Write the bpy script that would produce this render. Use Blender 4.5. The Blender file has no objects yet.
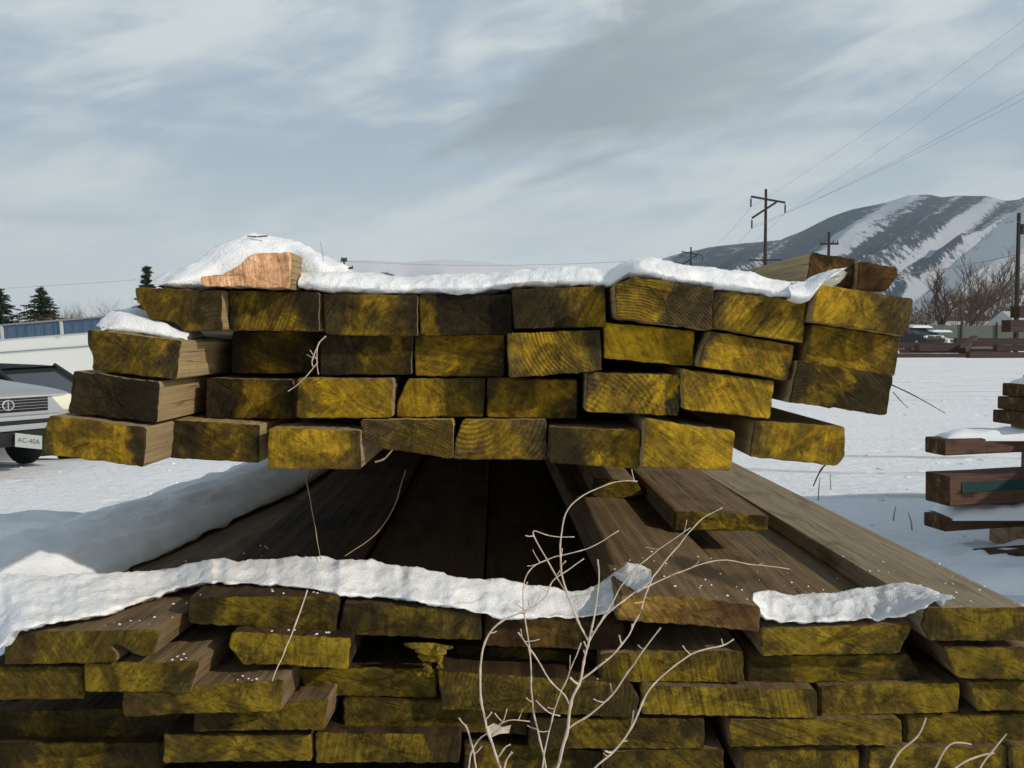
import bpy, bmesh, math, random
from mathutils import Vector, Matrix, noise as mnoise
R = math.radians
C = bpy.context.scene.collection
sc = bpy.context.scene
random.seed(7)

# ------------------------------------------------------------------ camera
F = 1000.0; PITCH = math.atan(49 / F); EYE = 1.4
cam_d = bpy.data.cameras.new('camera'); cam = bpy.data.objects.new('camera', cam_d); C.objects.link(cam)
cam_d.sensor_width = 36; cam_d.lens = 36 * F / 1024; cam_d.clip_start = 0.02; cam_d.clip_end = 30000
cam.location = (0, 0, EYE); cam.rotation_euler = (math.pi / 2 - PITCH, 0, 0)
sc.camera = cam

# ------------------------------------------------------------------ sky, sun, exposure
SUN_DIR = Vector((0.74, -0.47, 0.47)).normalized()
SUN_EL = math.asin(SUN_DIR.z); SUN_AZ = math.atan2(SUN_DIR.x, SUN_DIR.y)
sun_d = bpy.data.lights.new('sun', 'SUN'); sun = bpy.data.objects.new('sun', sun_d); C.objects.link(sun)
sun_d.energy = 2.7; sun_d.angle = R(1.2); sun_d.color = (1.0, 0.90, 0.76)
sun.rotation_euler = SUN_DIR.to_track_quat('Z', 'Y').to_euler()
sc.view_settings.view_transform = 'Standard'; sc.view_settings.look = 'None'
sc.view_settings.exposure = 0.17; sc.view_settings.gamma = 1.0; sc.view_settings.use_curve_mapping = False


class NT:
    """small helper round a node tree"""
    def __init__(s, tree):
        s.t = tree; s.n = tree.nodes; s.l = tree.links
    def nd(s, typ, ins=None, **kw):
        n = s.n.new(typ)
        for k, v in kw.items(): setattr(n, k, v)
        for k, v in (ins or {}).items():
            if isinstance(v, bpy.types.NodeSocket): s.l.new(v, n.inputs[k])
            else: n.inputs[k].default_value = v
        return n
    def m(s, op, a, b=0.0, c=None, clamp=False):
        ins = {0: a, 1: b}
        if c is not None: ins[2] = c
        return s.nd('ShaderNodeMath', ins, operation=op, use_clamp=clamp).outputs[0]
    def sm(s, v, a, b):
        return s.nd('ShaderNodeMapRange', {'Value': v, 'From Min': a, 'From Max': b}, interpolation_type='SMOOTHSTEP').outputs[0]
    def noise(s, vec, scale, detail=4, rough=.55, dist=0.0):
        return s.nd('ShaderNodeTexNoise', {'Vector': vec, 'Scale': scale, 'Detail': detail, 'Roughness': rough, 'Distortion': dist}).outputs['Fac']
    def mix(s, f, a, b, blend='MIX'):
        n = s.n.new('ShaderNodeMix'); n.data_type = 'RGBA'; n.blend_type = blend
        for i, v in ((0, f), (6, a), (7, b)):
            if isinstance(v, bpy.types.NodeSocket): s.l.new(v, n.inputs[i])
            else:
                if i and len(v) == 3: v = (*v, 1)
                n.inputs[i].default_value = v
        return n.outputs[2]
    def map(s, vec, scale=(1, 1, 1), rot=(0, 0, 0), loc=(0, 0, 0)):
        return s.nd('ShaderNodeMapping', {'Vector': vec, 'Location': loc, 'Rotation': rot, 'Scale': scale}).outputs[0]
    def xyz(s, x, y, z):
        return s.nd('ShaderNodeCombineXYZ', {0: x, 1: y, 2: z}).outputs[0]


w = bpy.data.worlds.new('World'); sc.world = w; w.use_nodes = True
w.node_tree.nodes.clear()
t = NT(w.node_tree)
gen = t.nd('ShaderNodeTexCoord').outputs['Generated']
sep = t.nd('ShaderNodeSeparateXYZ', {0: gen}).outputs
az = t.m('ARCTAN2', sep[0], sep[1]); el = t.m('ARCSINE', sep[2])
elh = t.m('MAXIMUM', el, 0.0)
sky = t.nd('ShaderNodeTexSky', sky_type='NISHITA', sun_disc=False, sun_elevation=SUN_EL, sun_rotation=SUN_AZ, air_density=1.0, dust_density=1.5)
# high thin cloud: streaks running up to the right, flatter towards the horizon
a1 = R(17)
cs = t.m('ADD', t.m('MULTIPLY', az, math.cos(a1)), t.m('MULTIPLY', el, math.sin(a1)))
ct = t.m('SUBTRACT', t.m('MULTIPLY', el, math.cos(a1)), t.m('MULTIPLY', az, math.sin(a1)))
v1 = t.xyz(t.m('MULTIPLY', cs, 2.2), t.m('MULTIPLY', ct, 9.0), 3.1)
n1 = t.noise(v1, 1.3, 6, .55, .6)
v2 = t.xyz(t.m('MULTIPLY', az, 2.0), t.m('MULTIPLY', el, 14.0), 9.7)
n2 = t.noise(v2, 1.6, 6, .5, .5)
n3 = t.noise(t.xyz(t.m('MULTIPLY', az, 3.0), t.m('MULTIPLY', el, 5.0), 1.4), 1.6, 5, .55, .9)
n6 = t.noise(t.xyz(t.m('MULTIPLY', cs, 5.0), t.m('MULTIPLY', ct, 24.0), 7.7), 1.4, 7, .6, .8)
cloudy = t.m('ADD', t.m('ADD', t.m('MULTIPLY', n1, .5), t.m('MULTIPLY', t.m('SUBTRACT', n6, .5), .28)), t.m('ADD', t.m('MULTIPLY', n2, .35), t.m('MULTIPLY', n3, .5)))
thick = t.sm(cloudy, .56, .80)
bright = t.mix(thick, (.40, .475, .55), (.69, .73, .72))
n5 = t.noise(t.xyz(t.m('MULTIPLY', cs, 7.0), t.m('MULTIPLY', ct, 26.0), 4.4), 1.5, 7, .62, .7)
# the darker wedge-shaped cloud, its tip low in the middle and widening to the upper right
ws = t.m('ADD', t.m('SUBTRACT', cs, -.075), t.m('MULTIPLY', t.m('SUBTRACT', n1, .5), .12))
wt = t.m('ADD', t.m('SUBTRACT', ct, .188), t.m('MULTIPLY', t.m('SUBTRACT', n3, .5), .05))
half = t.m('ADD', .003, t.m('MULTIPLY', ws, .23))
inside = t.m('SUBTRACT', half, t.m('ABSOLUTE', t.m('SUBTRACT', wt, t.m('MULTIPLY', ws, .06))))
wedge = t.m('MULTIPLY', t.sm(t.m('ADD', inside, t.m('MULTIPLY', t.m('SUBTRACT', n5, .5), .060)), -.008, .024), t.m('MULTIPLY', t.sm(ws, -.01, .04), t.sm(ws, .52, .24)))
wedge = t.m('MULTIPLY', wedge, t.m('ADD', .50, t.m('MULTIPLY', n2, .9)))
st_t = t.m('ADD', t.m('SUBTRACT', ct, .137), t.m('MULTIPLY', t.m('SUBTRACT', n3, .5), .03))
streak = t.m('MULTIPLY', t.sm(t.m('ABSOLUTE', st_t), .009, .0), t.m('MULTIPLY', t.sm(cs, .02, .07), t.sm(cs, .21, .12)))
l_t = t.m('ADD', t.m('SUBTRACT', el, .104), t.m('MULTIPLY', t.m('SUBTRACT', n1, .5), .02))
low = t.m('MULTIPLY', t.sm(t.m('ABSOLUTE', l_t), .010, .0), t.m('MULTIPLY', t.sm(az, -.52, -.47), t.sm(az, -.34, -.40)))
grey = t.m('MAXIMUM', wedge, t.m('MAXIMUM', t.m('MULTIPLY', streak, .6), t.m('MULTIPLY', low, .65)))
topd = t.m('MULTIPLY', t.sm(el, .26, .70), .93)  # upper sky, mostly above the view, dimmed to hold down the ambient light
cl = t.mix(topd, bright, (.17, .22, .27))
cl = t.mix(t.m('MULTIPLY', grey, .96), cl, (.30, .335, .345))
cl = t.mix(t.m('MULTIPLY', t.sm(elh, .22, .03), .80), cl, (.71, .765, .755))
bg1 = t.nd('ShaderNodeBackground', {0: sky.outputs[0], 1: .08})
bg2 = t.nd('ShaderNodeBackground', {0: cl, 1: 1.10})
mx = t.nd('ShaderNodeMixShader', {0: .90, 1: bg1.outputs[0], 2: bg2.outputs[0]})
out = t.nd('ShaderNodeOutputWorld', {0: mx.outputs[0]})


# ------------------------------------------------------------------ helpers
def P(px, py, Y):
    """point at depth Y that the camera sees at pixel px, py"""
    a = (px - 512) / F; b = (384 - py) / F
    d = Vector((a, math.cos(PITCH) + b * math.sin(PITCH), -math.sin(PITCH) + b * math.cos(PITCH)))
    return Vector((0, 0, EYE)) + d * (Y / d.y)

def gz(x, y):
    """height of the snow covered ground"""
    def s(v): v = min(1, max(0, v)); return v * v * (3 - 2 * v)
    z = -0.9 * s((y - 10.3) / 8.5) * s((-x - 1.5) / 2.5) * (1 - s((y - 45) / 60))
    near = 1 - s((y - 30) / 40)
    z += near * .05 * mnoise.noise(Vector((x * .55, y * .4, 2))) + near * .022 * mnoise.noise(Vector((x * 2.1, y * 1.7, 5)))
    return z

def props(o, label=None, cat=None, group=None, kind=None):
    if label: o['label'] = label
    if cat: o['category'] = cat
    if group: o['group'] = group
    if kind: o['kind'] = kind
    return o

def obj(name, bm, mats, parent=None, smooth=True, angle=40, loc=None):
    me = bpy.data.meshes.new(name)
    bm.normal_update(); bm.to_mesh(me); bm.free()
    for m in (mats if isinstance(mats, (list, tuple)) else [mats]): me.materials.append(m)
    if smooth:
        me.polygons.foreach_set('use_smooth', [True] * len(me.polygons))
        me.set_sharp_from_angle(angle=R(angle))
    o = bpy.data.objects.new(name, me); C.objects.link(o)
    if parent: o.parent = parent
    if loc is not None: o.location = loc
    return o

def empty(name, loc, rz, label, cat, group=None):
    o = bpy.data.objects.new(name, None); C.objects.link(o)
    o.location = loc; o.rotation_euler = (0, 0, rz); o.empty_display_size = .1
    return props(o, label, cat, group)

def copy_tree(o, parent=None):
    c = o.copy(); C.objects.link(c)
    if parent: c.parent = parent
    for ch in list(o.children): copy_tree(ch, c)
    return c

def box(bm, c, s, mat=0, rz=0, bev=0.0):
    r = bmesh.ops.create_cube(bm, size=1)
    M = Matrix.Translation(c) @ Matrix.Rotation(rz, 4, 'Z') @ Matrix.Diagonal((*s, 1))
    bmesh.ops.transform(bm, matrix=M, verts=r['verts'])
    fs = {f for v in r['verts'] for f in v.link_faces}
    for f in fs: f.material_index = mat
    if bev:
        es = list({e for v in r['verts'] for e in v.link_edges})
        bmesh.ops.bevel(bm, geom=es, offset=bev, segments=2, affect='EDGES', profile=.6)

def tube(bm, pts, rad, seg=6, mat=0):
    pts = [Vector(p) for p in pts]; n = len(pts)
    rr = rad if isinstance(rad, (list, tuple)) else [rad] * n
    rings = []
    up = Vector((0.13, .31, .94))
    for i, p in enumerate(pts):
        d = (pts[min(i + 1, n - 1)] - pts[max(i - 1, 0)]).normalized()
        if abs(d.dot(up)) > .96: up = Vector((.9, .2, .1))
        a = d.cross(up).normalized(); b = d.cross(a)
        rings.append([bm.verts.new(p + (a * math.cos(2 * math.pi * k / seg) + b * math.sin(2 * math.pi * k / seg)) * rr[i]) for k in range(seg)])
    for i in range(n - 1):
        for k in range(seg):
            f = bm.faces.new((rings[i][k], rings[i][(k + 1) % seg], rings[i + 1][(k + 1) % seg], rings[i + 1][k])); f.material_index = mat
    for r_ in (rings[0], rings[-1]):
        try: bm.faces.new(r_).material_index = mat
        except ValueError: pass

def smooth_path(pts, k=4):
    """Catmull-Rom through pts"""
    pts = [Vector(p) for p in pts]; o = []
    for i in range(len(pts) - 1):
        p0 = pts[max(i - 1, 0)]; p1 = pts[i]; p2 = pts[i + 1]; p3 = pts[min(i + 2, len(pts) - 1)]
        for j in range(k):
            u = j / k
            o.append(.5 * ((2 * p1) + (p2 - p0) * u + (2 * p0 - 5 * p1 + 4 * p2 - p3) * u * u + (3 * p1 - p0 - 3 * p2 + p3) * u ** 3))
    o.append(pts[-1]); return o

def interp(tab, x):
    if x <= tab[0][0]: return tab[0][1]
    for (x0, y0), (x1, y1) in zip(tab, tab[1:]):
        if x <= x1:
            u = (x - x0) / (x1 - x0); return y0 + (y1 - y0) * u
    return tab[-1][1]

# ------------------------------------------------------------------ materials
def new_mat(name):
    m = bpy.data.materials.new(name); m.use_nodes = True; m.node_tree.nodes.clear()
    return m, NT(m.node_tree)

def finish(m, t, col, rough=.8, bump=None, bstr=.4, bdist=.002, spec=.25, metal=0.0, **extra):
    b = t.nd('ShaderNodeBsdfPrincipled', {'Roughness': rough, 'Specular IOR Level': spec, 'Metallic': metal})
    if isinstance(col, bpy.types.NodeSocket): t.l.new(col, b.inputs['Base Color'])
    else: b.inputs['Base Color'].default_value = (*col, 1)
    for k, v in extra.items(): b.inputs[k.replace('_', ' ')].default_value = v
    if bump is not None:
        bn = t.nd('ShaderNodeBump', {'Height': bump, 'Strength': bstr, 'Distance': bdist})
        t.l.new(bn.outputs[0], b.inputs['Normal'])
    t.nd('ShaderNodeOutputMaterial', {0: b.outputs[0]})
    return m

def flat(name, col, rough=.7, spec=.3, metal=0.0, var=.18, sc_=3.0, **extra):
    m, t = new_mat(name)
    co = t.nd('ShaderNodeTexCoord').outputs['Object']
    n = t.noise(co, sc_, 5, .6)
    c = t.mix(n, tuple(v * (1 - var) for v in col), tuple(min(1, v * (1 + var)) for v in col))
    return finish(m, t, c, rough, spec=spec, metal=metal, **extra)

def end_grain(name, wood_d, wood_l, paint_d, paint_l, grime, pdk=.78):
    """sawn board end: growth rings, checks, worn paint; object colour = paint amount, patch place, saw marks, tone"""
    m, t = new_mat(name)
    co = t.nd('ShaderNodeTexCoord').outputs['Object']
    oi = t.nd('ShaderNodeObjectInfo'); rnd = oi.outputs['Random']
    oc = t.nd('ShaderNodeSeparateColor', {0: oi.outputs['Color']}).outputs; tone = oi.outputs['Alpha']
    s = t.nd('ShaderNodeSeparateXYZ', {0: co}).outputs
    r2 = t.m('FRACT', t.m('MULTIPLY', rnd, 17.31)); r3 = t.m('FRACT', t.m('MULTIPLY', rnd, 71.7)); r4 = t.m('FRACT', t.m('MULTIPLY', rnd, 233.9))
    off = t.xyz(t.m('MULTIPLY', rnd, 40), t.m('MULTIPLY', r2, 40), t.m('MULTIPLY', r3, 40))
    cv = t.nd('ShaderNodeVectorMath', {0: co, 1: off}, operation='ADD').outputs[0]
    nb = t.noise(cv, 11, 5, .6, .5)             # broad
    nm = t.noise(cv, 42, 6, .65, .3)            # medium
    nf = t.noise(cv, 420, 3, .7)                # fibre
    # rings
    cx = t.m('MULTIPLY', t.m('SUBTRACT', r2, .5), .13); cz = t.m('ADD', t.m('MULTIPLY', t.m('SUBTRACT', r3, .5), .15), -.012)
    dx = t.m('SUBTRACT', s[0], cx); dz = t.m('SUBTRACT', s[2], cz)
    dist = t.m('SQRT', t.m('ADD', t.m('MULTIPLY', dx, dx), t.m('MULTIPLY', dz, dz)))
    dist = t.m('ADD', dist, t.m('MULTIPLY', nb, .010))
    ring = t.m('SINE', t.m('MULTIPLY', dist, t.m('ADD', 1300, t.m('MULTIPLY', r4, 1100))))
    ring = t.m('MULTIPLY', t.sm(ring, -.9, 1.0), t.m('MULTIPLY', t.m('ADD', .22, t.m('MULTIPLY', t.sm(oc[2], 1.2, 1.9), .95)), t.sm(t.noise(cv, 22, 3, .6), .34, .60)))
    # saw marks
    ang = t.m('MULTIPLY', t.m('SUBTRACT', r4, .35), 2.2)
    sx = t.m('ADD', t.m('MULTIPLY', s[0], t.m('COSINE', ang)), t.m('MULTIPLY', s[2], t.m('SINE', ang)))
    sw = t.noise(t.xyz(t.m('MULTIPLY', sx, 330), t.m('MULTIPLY', s[2], 14), t.m('MULTIPLY', rnd, 50)), 1.0, 3, .6)
    saw = t.m('MULTIPLY', t.sm(sw, .42, .66), t.m('FRACT', oc[2]))
    # checks: thin radial cracks
    an = t.m('ARCTAN2', dz, dx)
    ca = t.m('ADD', t.m('MULTIPLY', an, 2.3), t.m('MULTIPLY', nb, 1.1))
    ck = t.m('ABSOLUTE', t.m('SUBTRACT', t.m('FRACT', t.m('ADD', ca, rnd)), .5))
    crack = t.m('MULTIPLY', t.sm(ck, .012, .003), t.m('MULTIPLY', t.sm(t.noise(cv, 19, 2, .5), .58, .66), t.sm(r4, .35, .6)))
    # wood
    wv = t.m('ADD', t.m('MULTIPLY', ring, .60), t.m('MULTIPLY', nm, .7))
    wood = t.mix(t.sm(wv, .2, .85), wood_d, wood_l)
    # paint: a blotch sprayed across the end, worn at its edges
    pcx = t.m('MULTIPLY', t.m('SUBTRACT', oc[1], .5), .10)
    px = t.m('SUBTRACT', t.m('ADD', s[0], t.m('MULTIPLY', s[2], t.m('SUBTRACT', r3, .5))), pcx)
    pd = t.m('DIVIDE', t.m('ABSOLUTE', px), .055)
    pv = t.m('ADD', t.m('SUBTRACT', oc[0], t.m('MULTIPLY', pd, pdk)), t.m('ADD', t.m('MULTIPLY', t.m('SUBTRACT', nb, .5), 1.15), t.m('MULTIPLY', t.m('SUBTRACT', nm, .5), .55)))
    soft = t.m('ADD', .03, t.m('MULTIPLY', r2, .30))
    pm = t.nd('ShaderNodeMapRange', {'Value': pv, 'From Min': t.m('SUBTRACT', .12, soft), 'From Max': t.m('ADD', .12, soft)}, interpolation_type='SMOOTHSTEP').outputs[0]
    pm = t.m('MULTIPLY', pm, t.m('SUBTRACT', 1.0, t.m('MULTIPLY', saw, .75)))
    pc = t.mix(t.sm(t.m('ADD', t.m('MULTIPLY', nm, .6), t.m('MULTIPLY', nb, .6)), .38, .80), paint_d, paint_l)
    pc = t.mix(t.m('MULTIPLY', ring, .28), pc, tuple(v * .45 for v in paint_d))
    col = t.mix(t.m('MULTIPLY', pm, .95), wood, pc)
    # grime and mould blotches with shapes of their own
    ng = t.noise(cv, 16, 7, .68, .8)
    gm = t.m('MULTIPLY', t.sm(ng, .45, .57), t.m('SUBTRACT', 1.0, t.m('MULTIPLY', oc[0], .38)))
    col = t.mix(t.m('MULTIPLY', gm, .88), col, grime)
    sp = t.sm(t.noise(cv, 170, 3, .7), .60, .72)
    col = t.mix(t.m('MULTIPLY', sp, .55), col, tuple(v * .5 for v in grime))
    col = t.mix(t.m('MULTIPLY', nf, .5), col, tuple(v * .6 for v in wood_d))
    col = t.mix(crack, col, (.006, .005, .003))
    fb = t.noise(t.xyz(t.m('MULTIPLY', sx, 260), t.m('MULTIPLY', s[2], 40), t.m('MULTIPLY', rnd, 90)), 1.0, 4, .7)
    rough_ = t.m('ADD', t.m('MULTIPLY', t.noise(cv, 120, 5, .75), .55), t.m('MULTIPLY', fb, .45))
    col = t.mix(t.m('MULTIPLY', ring, t.m('MULTIPLY', t.sm(oc[2], 1.2, 1.9), .45)), col, wood_d)
    col = t.mix(1.0, col, t.nd('ShaderNodeCombineColor', {0: t.m('ADD', .38, t.m('MULTIPLY', t.sm(rough_, .30, .68), 1.0)), 1: t.m('ADD', .38, t.m('MULTIPLY', t.sm(rough_, .30, .68), 1.0)), 2: t.m('ADD', .38, t.m('MULTIPLY', t.sm(rough_, .30, .68), 1.0))}).outputs[0], 'MULTIPLY')
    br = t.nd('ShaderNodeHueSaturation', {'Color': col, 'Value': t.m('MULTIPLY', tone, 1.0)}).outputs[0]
    h = t.m('ADD', t.m('ADD', t.m('MULTIPLY', nf, .5), t.m('MULTIPLY', rough_, 1.3)), t.m('ADD', t.m('MULTIPLY', nm, .9), t.m('ADD', t.m('MULTIPLY', ring, .22), t.m('ADD', t.m('MULTIPLY', saw, -.7), t.m('MULTIPLY', crack, -2.5)))))
    return finish(m, t, br, .82, h, .75, .0016, .15)

def side_grain(name, dark, light, stain):
    m, t = new_mat(name)
    co = t.nd('ShaderNodeTexCoord').outputs['Object']
    rnd = t.nd('ShaderNodeObjectInfo').outputs['Random']
    off = t.xyz(t.m('MULTIPLY', rnd, 40), t.m('MULTIPLY', rnd, 90), 0)
    cv = t.nd('ShaderNodeVectorMath', {0: co, 1: off}, operation='ADD').outputs[0]
    g1 = t.noise(t.map(cv, (70, 2.2, 70)), 1, 5, .6, .9)
    g2 = t.noise(t.map(cv, (420, 9, 420)), 1, 4, .6)
    nb = t.noise(t.map(cv, (14, 5, 14)), 1, 6, .65, .4)
    col = t.mix(t.sm(t.m('ADD', t.m('MULTIPLY', g1, .42), t.m('ADD', t.m('MULTIPLY', g2, .28), t.m('MULTIPLY', nb, .45))), .38, .80), dark, light)
    col = t.mix(t.m('MULTIPLY', t.sm(nb, .48, .68), .75), col, stain)
    ln = t.noise(t.map(cv, (150, 1.6, 150)), 1, 2, .5, .3)
    lc = t.m('MULTIPLY', t.sm(t.m('ABSOLUTE', t.m('SUBTRACT', ln, .5)), .012, .002), t.sm(nb, .40, .55))
    bl = t.sm(t.noise(t.map(cv, (9, 6, 9)), 1, 3, .5, .8), .60, .67)
    col = t.mix(t.m('MULTIPLY', bl, .5), col, stain)
    spk = t.sm(t.noise(cv, 150, 3, .7), .60, .70)
    col = t.mix(t.m('MULTIPLY', spk, .45), col, tuple(v * .5 for v in stain))
    col = t.mix(t.m('MULTIPLY', lc, .65), col, tuple(v * .2 for v in dark))
    # knots
    kv = t.nd('ShaderNodeTexVoronoi', {'Vector': t.map(cv, (7, 3.2, 7)), 'Scale': 1.0}).outputs['Distance']
    knot = t.sm(kv, .21, .13)
    col = t.mix(t.m('MULTIPLY', knot, .75), col, tuple(v * .35 for v in dark))
    val = t.m('ADD', .82, t.m('MULTIPLY', rnd, .36))
    col = t.nd('ShaderNodeHueSaturation', {'Color': col, 'Value': val}).outputs[0]
    h = t.m('ADD', t.m('SUBTRACT', t.m('MULTIPLY', g2, 1.0), t.m('MULTIPLY', lc, 1.5)), t.m('MULTIPLY', g1, .8))
    return finish(m, t, col, .78, h, .6, .0015, .2)

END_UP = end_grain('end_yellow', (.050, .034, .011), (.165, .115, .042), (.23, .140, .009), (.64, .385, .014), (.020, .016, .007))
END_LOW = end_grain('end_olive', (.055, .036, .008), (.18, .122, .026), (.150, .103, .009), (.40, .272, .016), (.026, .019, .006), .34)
END_PINK = end_grain('end_fresh', (.56, .30, .15), (.86, .56, .34), (.66, .36, .19), (.86, .55, .34), (.42, .19, .08))
END_BROWN = end_grain('end_brown', (.080, .040, .014), (.21, .115, .045), (.22, .12, .02), (.36, .22, .05), (.035, .018, .008))
SIDE_UP = side_grain('side_tan', (.24, .17, .085), (.46, .35, .19), (.19, .14, .055))
SIDE_LOW = side_grain('side_weathered', (.105, .070, .034), (.30, .215, .120), (.050, .034, .016))
SIDE_SHADE = side_grain('side_shade', (.036, .021, .008), (.095, .060, .025), (.020, .012, .005))  # dark copy of the weathered sides: shade under the upper stack put into its colour
SIDE_GREY = side_grain('side_grey', (.24, .19, .12), (.44, .37, .26), (.13, .095, .055))
SIDE_RED = side_grain('side_red', (.06, .032, .022), (.17, .095, .065), (.04, .022, .016))

def snow_mat(name, sscale=1.0, dirt=0.0):
    m, t = new_mat(name)
    co = t.nd('ShaderNodeTexCoord').outputs['Object']
    n1 = t.noise(co, 260 * sscale, 4, .7); n2 = t.noise(co, 28 * sscale, 5, .6); n3 = t.noise(co, 7 * sscale, 5, .6)
    c = t.mix(t.sm(n2, .3, .75), (.78, .80, .83), (.90, .91, .92))
    if dirt:
        c = t.mix(t.m('MULTIPLY', t.sm(t.noise(t.map(co, (.5, 2.2, 1)), 1.3 * sscale, 7, .65), .54, .72), dirt), c, (.42, .40, .38))
    n4 = t.noise(co, 95 * sscale, 5, .7)
    h = t.m('ADD', t.m('ADD', t.m('MULTIPLY', n1, .32), t.m('MULTIPLY', n4, .6)), t.m('ADD', t.m('MULTIPLY', n2, 1.0), t.m('MULTIPLY', n3, .6)))
    gr = t.nd('ShaderNodeTexVoronoi', {'Vector': co, 'Scale': 520 * sscale}).outputs['Distance']
    h = t.m('ADD', h, t.m('MULTIPLY', gr, .28))
    return finish(m, t, c, .6, h, .5, .0042 / sscale, .35, Subsurface_Weight=.25, Subsurface_Radius=(.006 / sscale, .008 / sscale, .011 / sscale), Subsurface_Scale=1.0)
SNOW = snow_mat('snow_cap')
def ground_mat():
    m, t = new_mat('snow_ground')
    co = t.nd('ShaderNodeTexCoord').outputs['Object']
    s = t.nd('ShaderNodeSeparateXYZ', {0: co}).outputs
    n1 = t.noise(co, 60, 5, .75); n2 = t.noise(co, 9, 6, .65); n3 = t.noise(t.map(co, (.5, 1.2, 1)), 1.5, 6, .6, .6)
    v = t.nd('ShaderNodeTexVoronoi', {'Vector': t.map(co, (1.0, .8, 1)), 'Scale': 2.1}).outputs['Distance']
    prints = t.m('MULTIPLY', t.sm(v, .24, .10), t.sm(t.noise(co, .35, 3, .6), .48, .58))
    # wheel tracks across the yard
    u = t.m('ADD', t.m('ADD', s[1], t.m('MULTIPLY', s[0], .10)), t.m('MULTIPLY', t.m('SINE', t.m('MULTIPLY', s[0], .35)), .25))
    f = t.m('ABSOLUTE', t.m('SUBTRACT', t.m('FRACT', t.m('DIVIDE', u, 1.65)), .5))
    far = t.sm(t.noise(co, .10, 2, .5), .47, .56)
    trk = t.m('MULTIPLY', t.sm(t.m('ADD', f, t.m('MULTIPLY', t.m('SUBTRACT', n3, .5), .10)), .10, .04), far)
    c = t.mix(t.sm(n2, .3, .75), (.84, .86, .89), (.92, .93, .94))
    c = t.mix(t.m('MULTIPLY', trk, t.sm(n3, .40, .62)), c, (.56, .545, .52))
    c = t.mix(t.m('MULTIPLY', t.sm(t.noise(co, 3.5, 7, .75), .64, .76), .22), c, (.55, .53, .50))
    h = t.m('ADD', t.m('ADD', t.m('MULTIPLY', n1, .3), t.m('MULTIPLY', n2, 1.0)), t.m('SUBTRACT', t.m('MULTIPLY', n3, 1.6), t.m('ADD', t.m('MULTIPLY', prints, 1.0), t.m('MULTIPLY', trk, .8))))
    return finish(m, t, c, .7, h, .7, .05, .3)
SNOW_GROUND = ground_mat()
SNOW_FAR = flat('snow_far', (.80, .82, .85), .9, .1, var=.05)
STRAW = flat('dry_stalk', (.54, .44, .35), .7, .2, var=.45, sc_=120)
STRAW_B = flat('brown_straw', (.30, .22, .13), .7, .2, var=.25, sc_=60)
BARK = flat('bark', (.055, .040, .032), .9, .1, var=.35, sc_=2)
POLE = flat('pole_wood', (.045, .034, .028), .85, .1, var=.3, sc_=1)
CERAMIC = flat('insulator', (.05, .05, .055), .4, .5)
WIRE = flat('wire', (.26, .27, .28), .6, .3)

# ------------------------------------------------------------------ ground, hills
bm = bmesh.new()
def steps(lo, hi, first, grow, start=0.0):
    o = [start]; s = first
    while o[-1] < hi: o.append(o[-1] + s); s *= grow
    a = []; s = first; v = start
    while v > lo: v -= s; a.append(v); s *= grow
    return a[::-1] + o
xs = steps(-5500, 5500, .16, 1.055); ys = steps(-200, 5000, .16, 1.035, 4.0)
rows = [[bm.verts.new((x, y, gz(x, y) - (0.0 if y < 3000 else (y - 3000) * .002))) for x in xs] for y in ys]
for i in range(len(ys) - 1):
    for j in range(len(xs) - 1):
        bm.faces.new((rows[i][j], rows[i][j + 1], rows[i + 1][j + 1], rows[i + 1][j]))
props(obj('snow_ground', bm, SNOW_GROUND, angle=80), kind='structure')

def hill_mat(name, forest, snow):
    m, t = new_mat(name)
    at = t.nd('ShaderNodeAttribute', attribute_name='cover').outputs['Fac']
    co = t.nd('ShaderNodeTexCoord').outputs['Object']
    n = t.noise(co, .014, 8, .78); n2 = t.noise(co, .030, 6, .85); n3 = t.noise(t.map(co, (.045, .012, .012), (0, R(-38), 0)), 1.0, 5, .7)
    v = t.m('ADD', at, t.m('ADD', t.m('MULTIPLY', t.m('SUBTRACT', n, .5), 1.0), t.m('ADD', t.m('MULTIPLY', t.m('SUBTRACT', n2, .5), 2.2), t.m('MULTIPLY', t.m('SUBTRACT', n3, .5), 1.1))))
    c = t.mix(t.sm(v, .37, .60), snow, forest)
    return finish(m, t, c, .95, spec=.05)
HILL = hill_mat('mountain', (.020, .026, .032), (.50, .53, .58))
HILL2 = hill_mat('foothill', (.10, .085, .065), (.70, .70, .70))
HILL3 = hill_mat('pale_hill', (.06, .075, .11), (.88, .88, .88))

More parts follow.
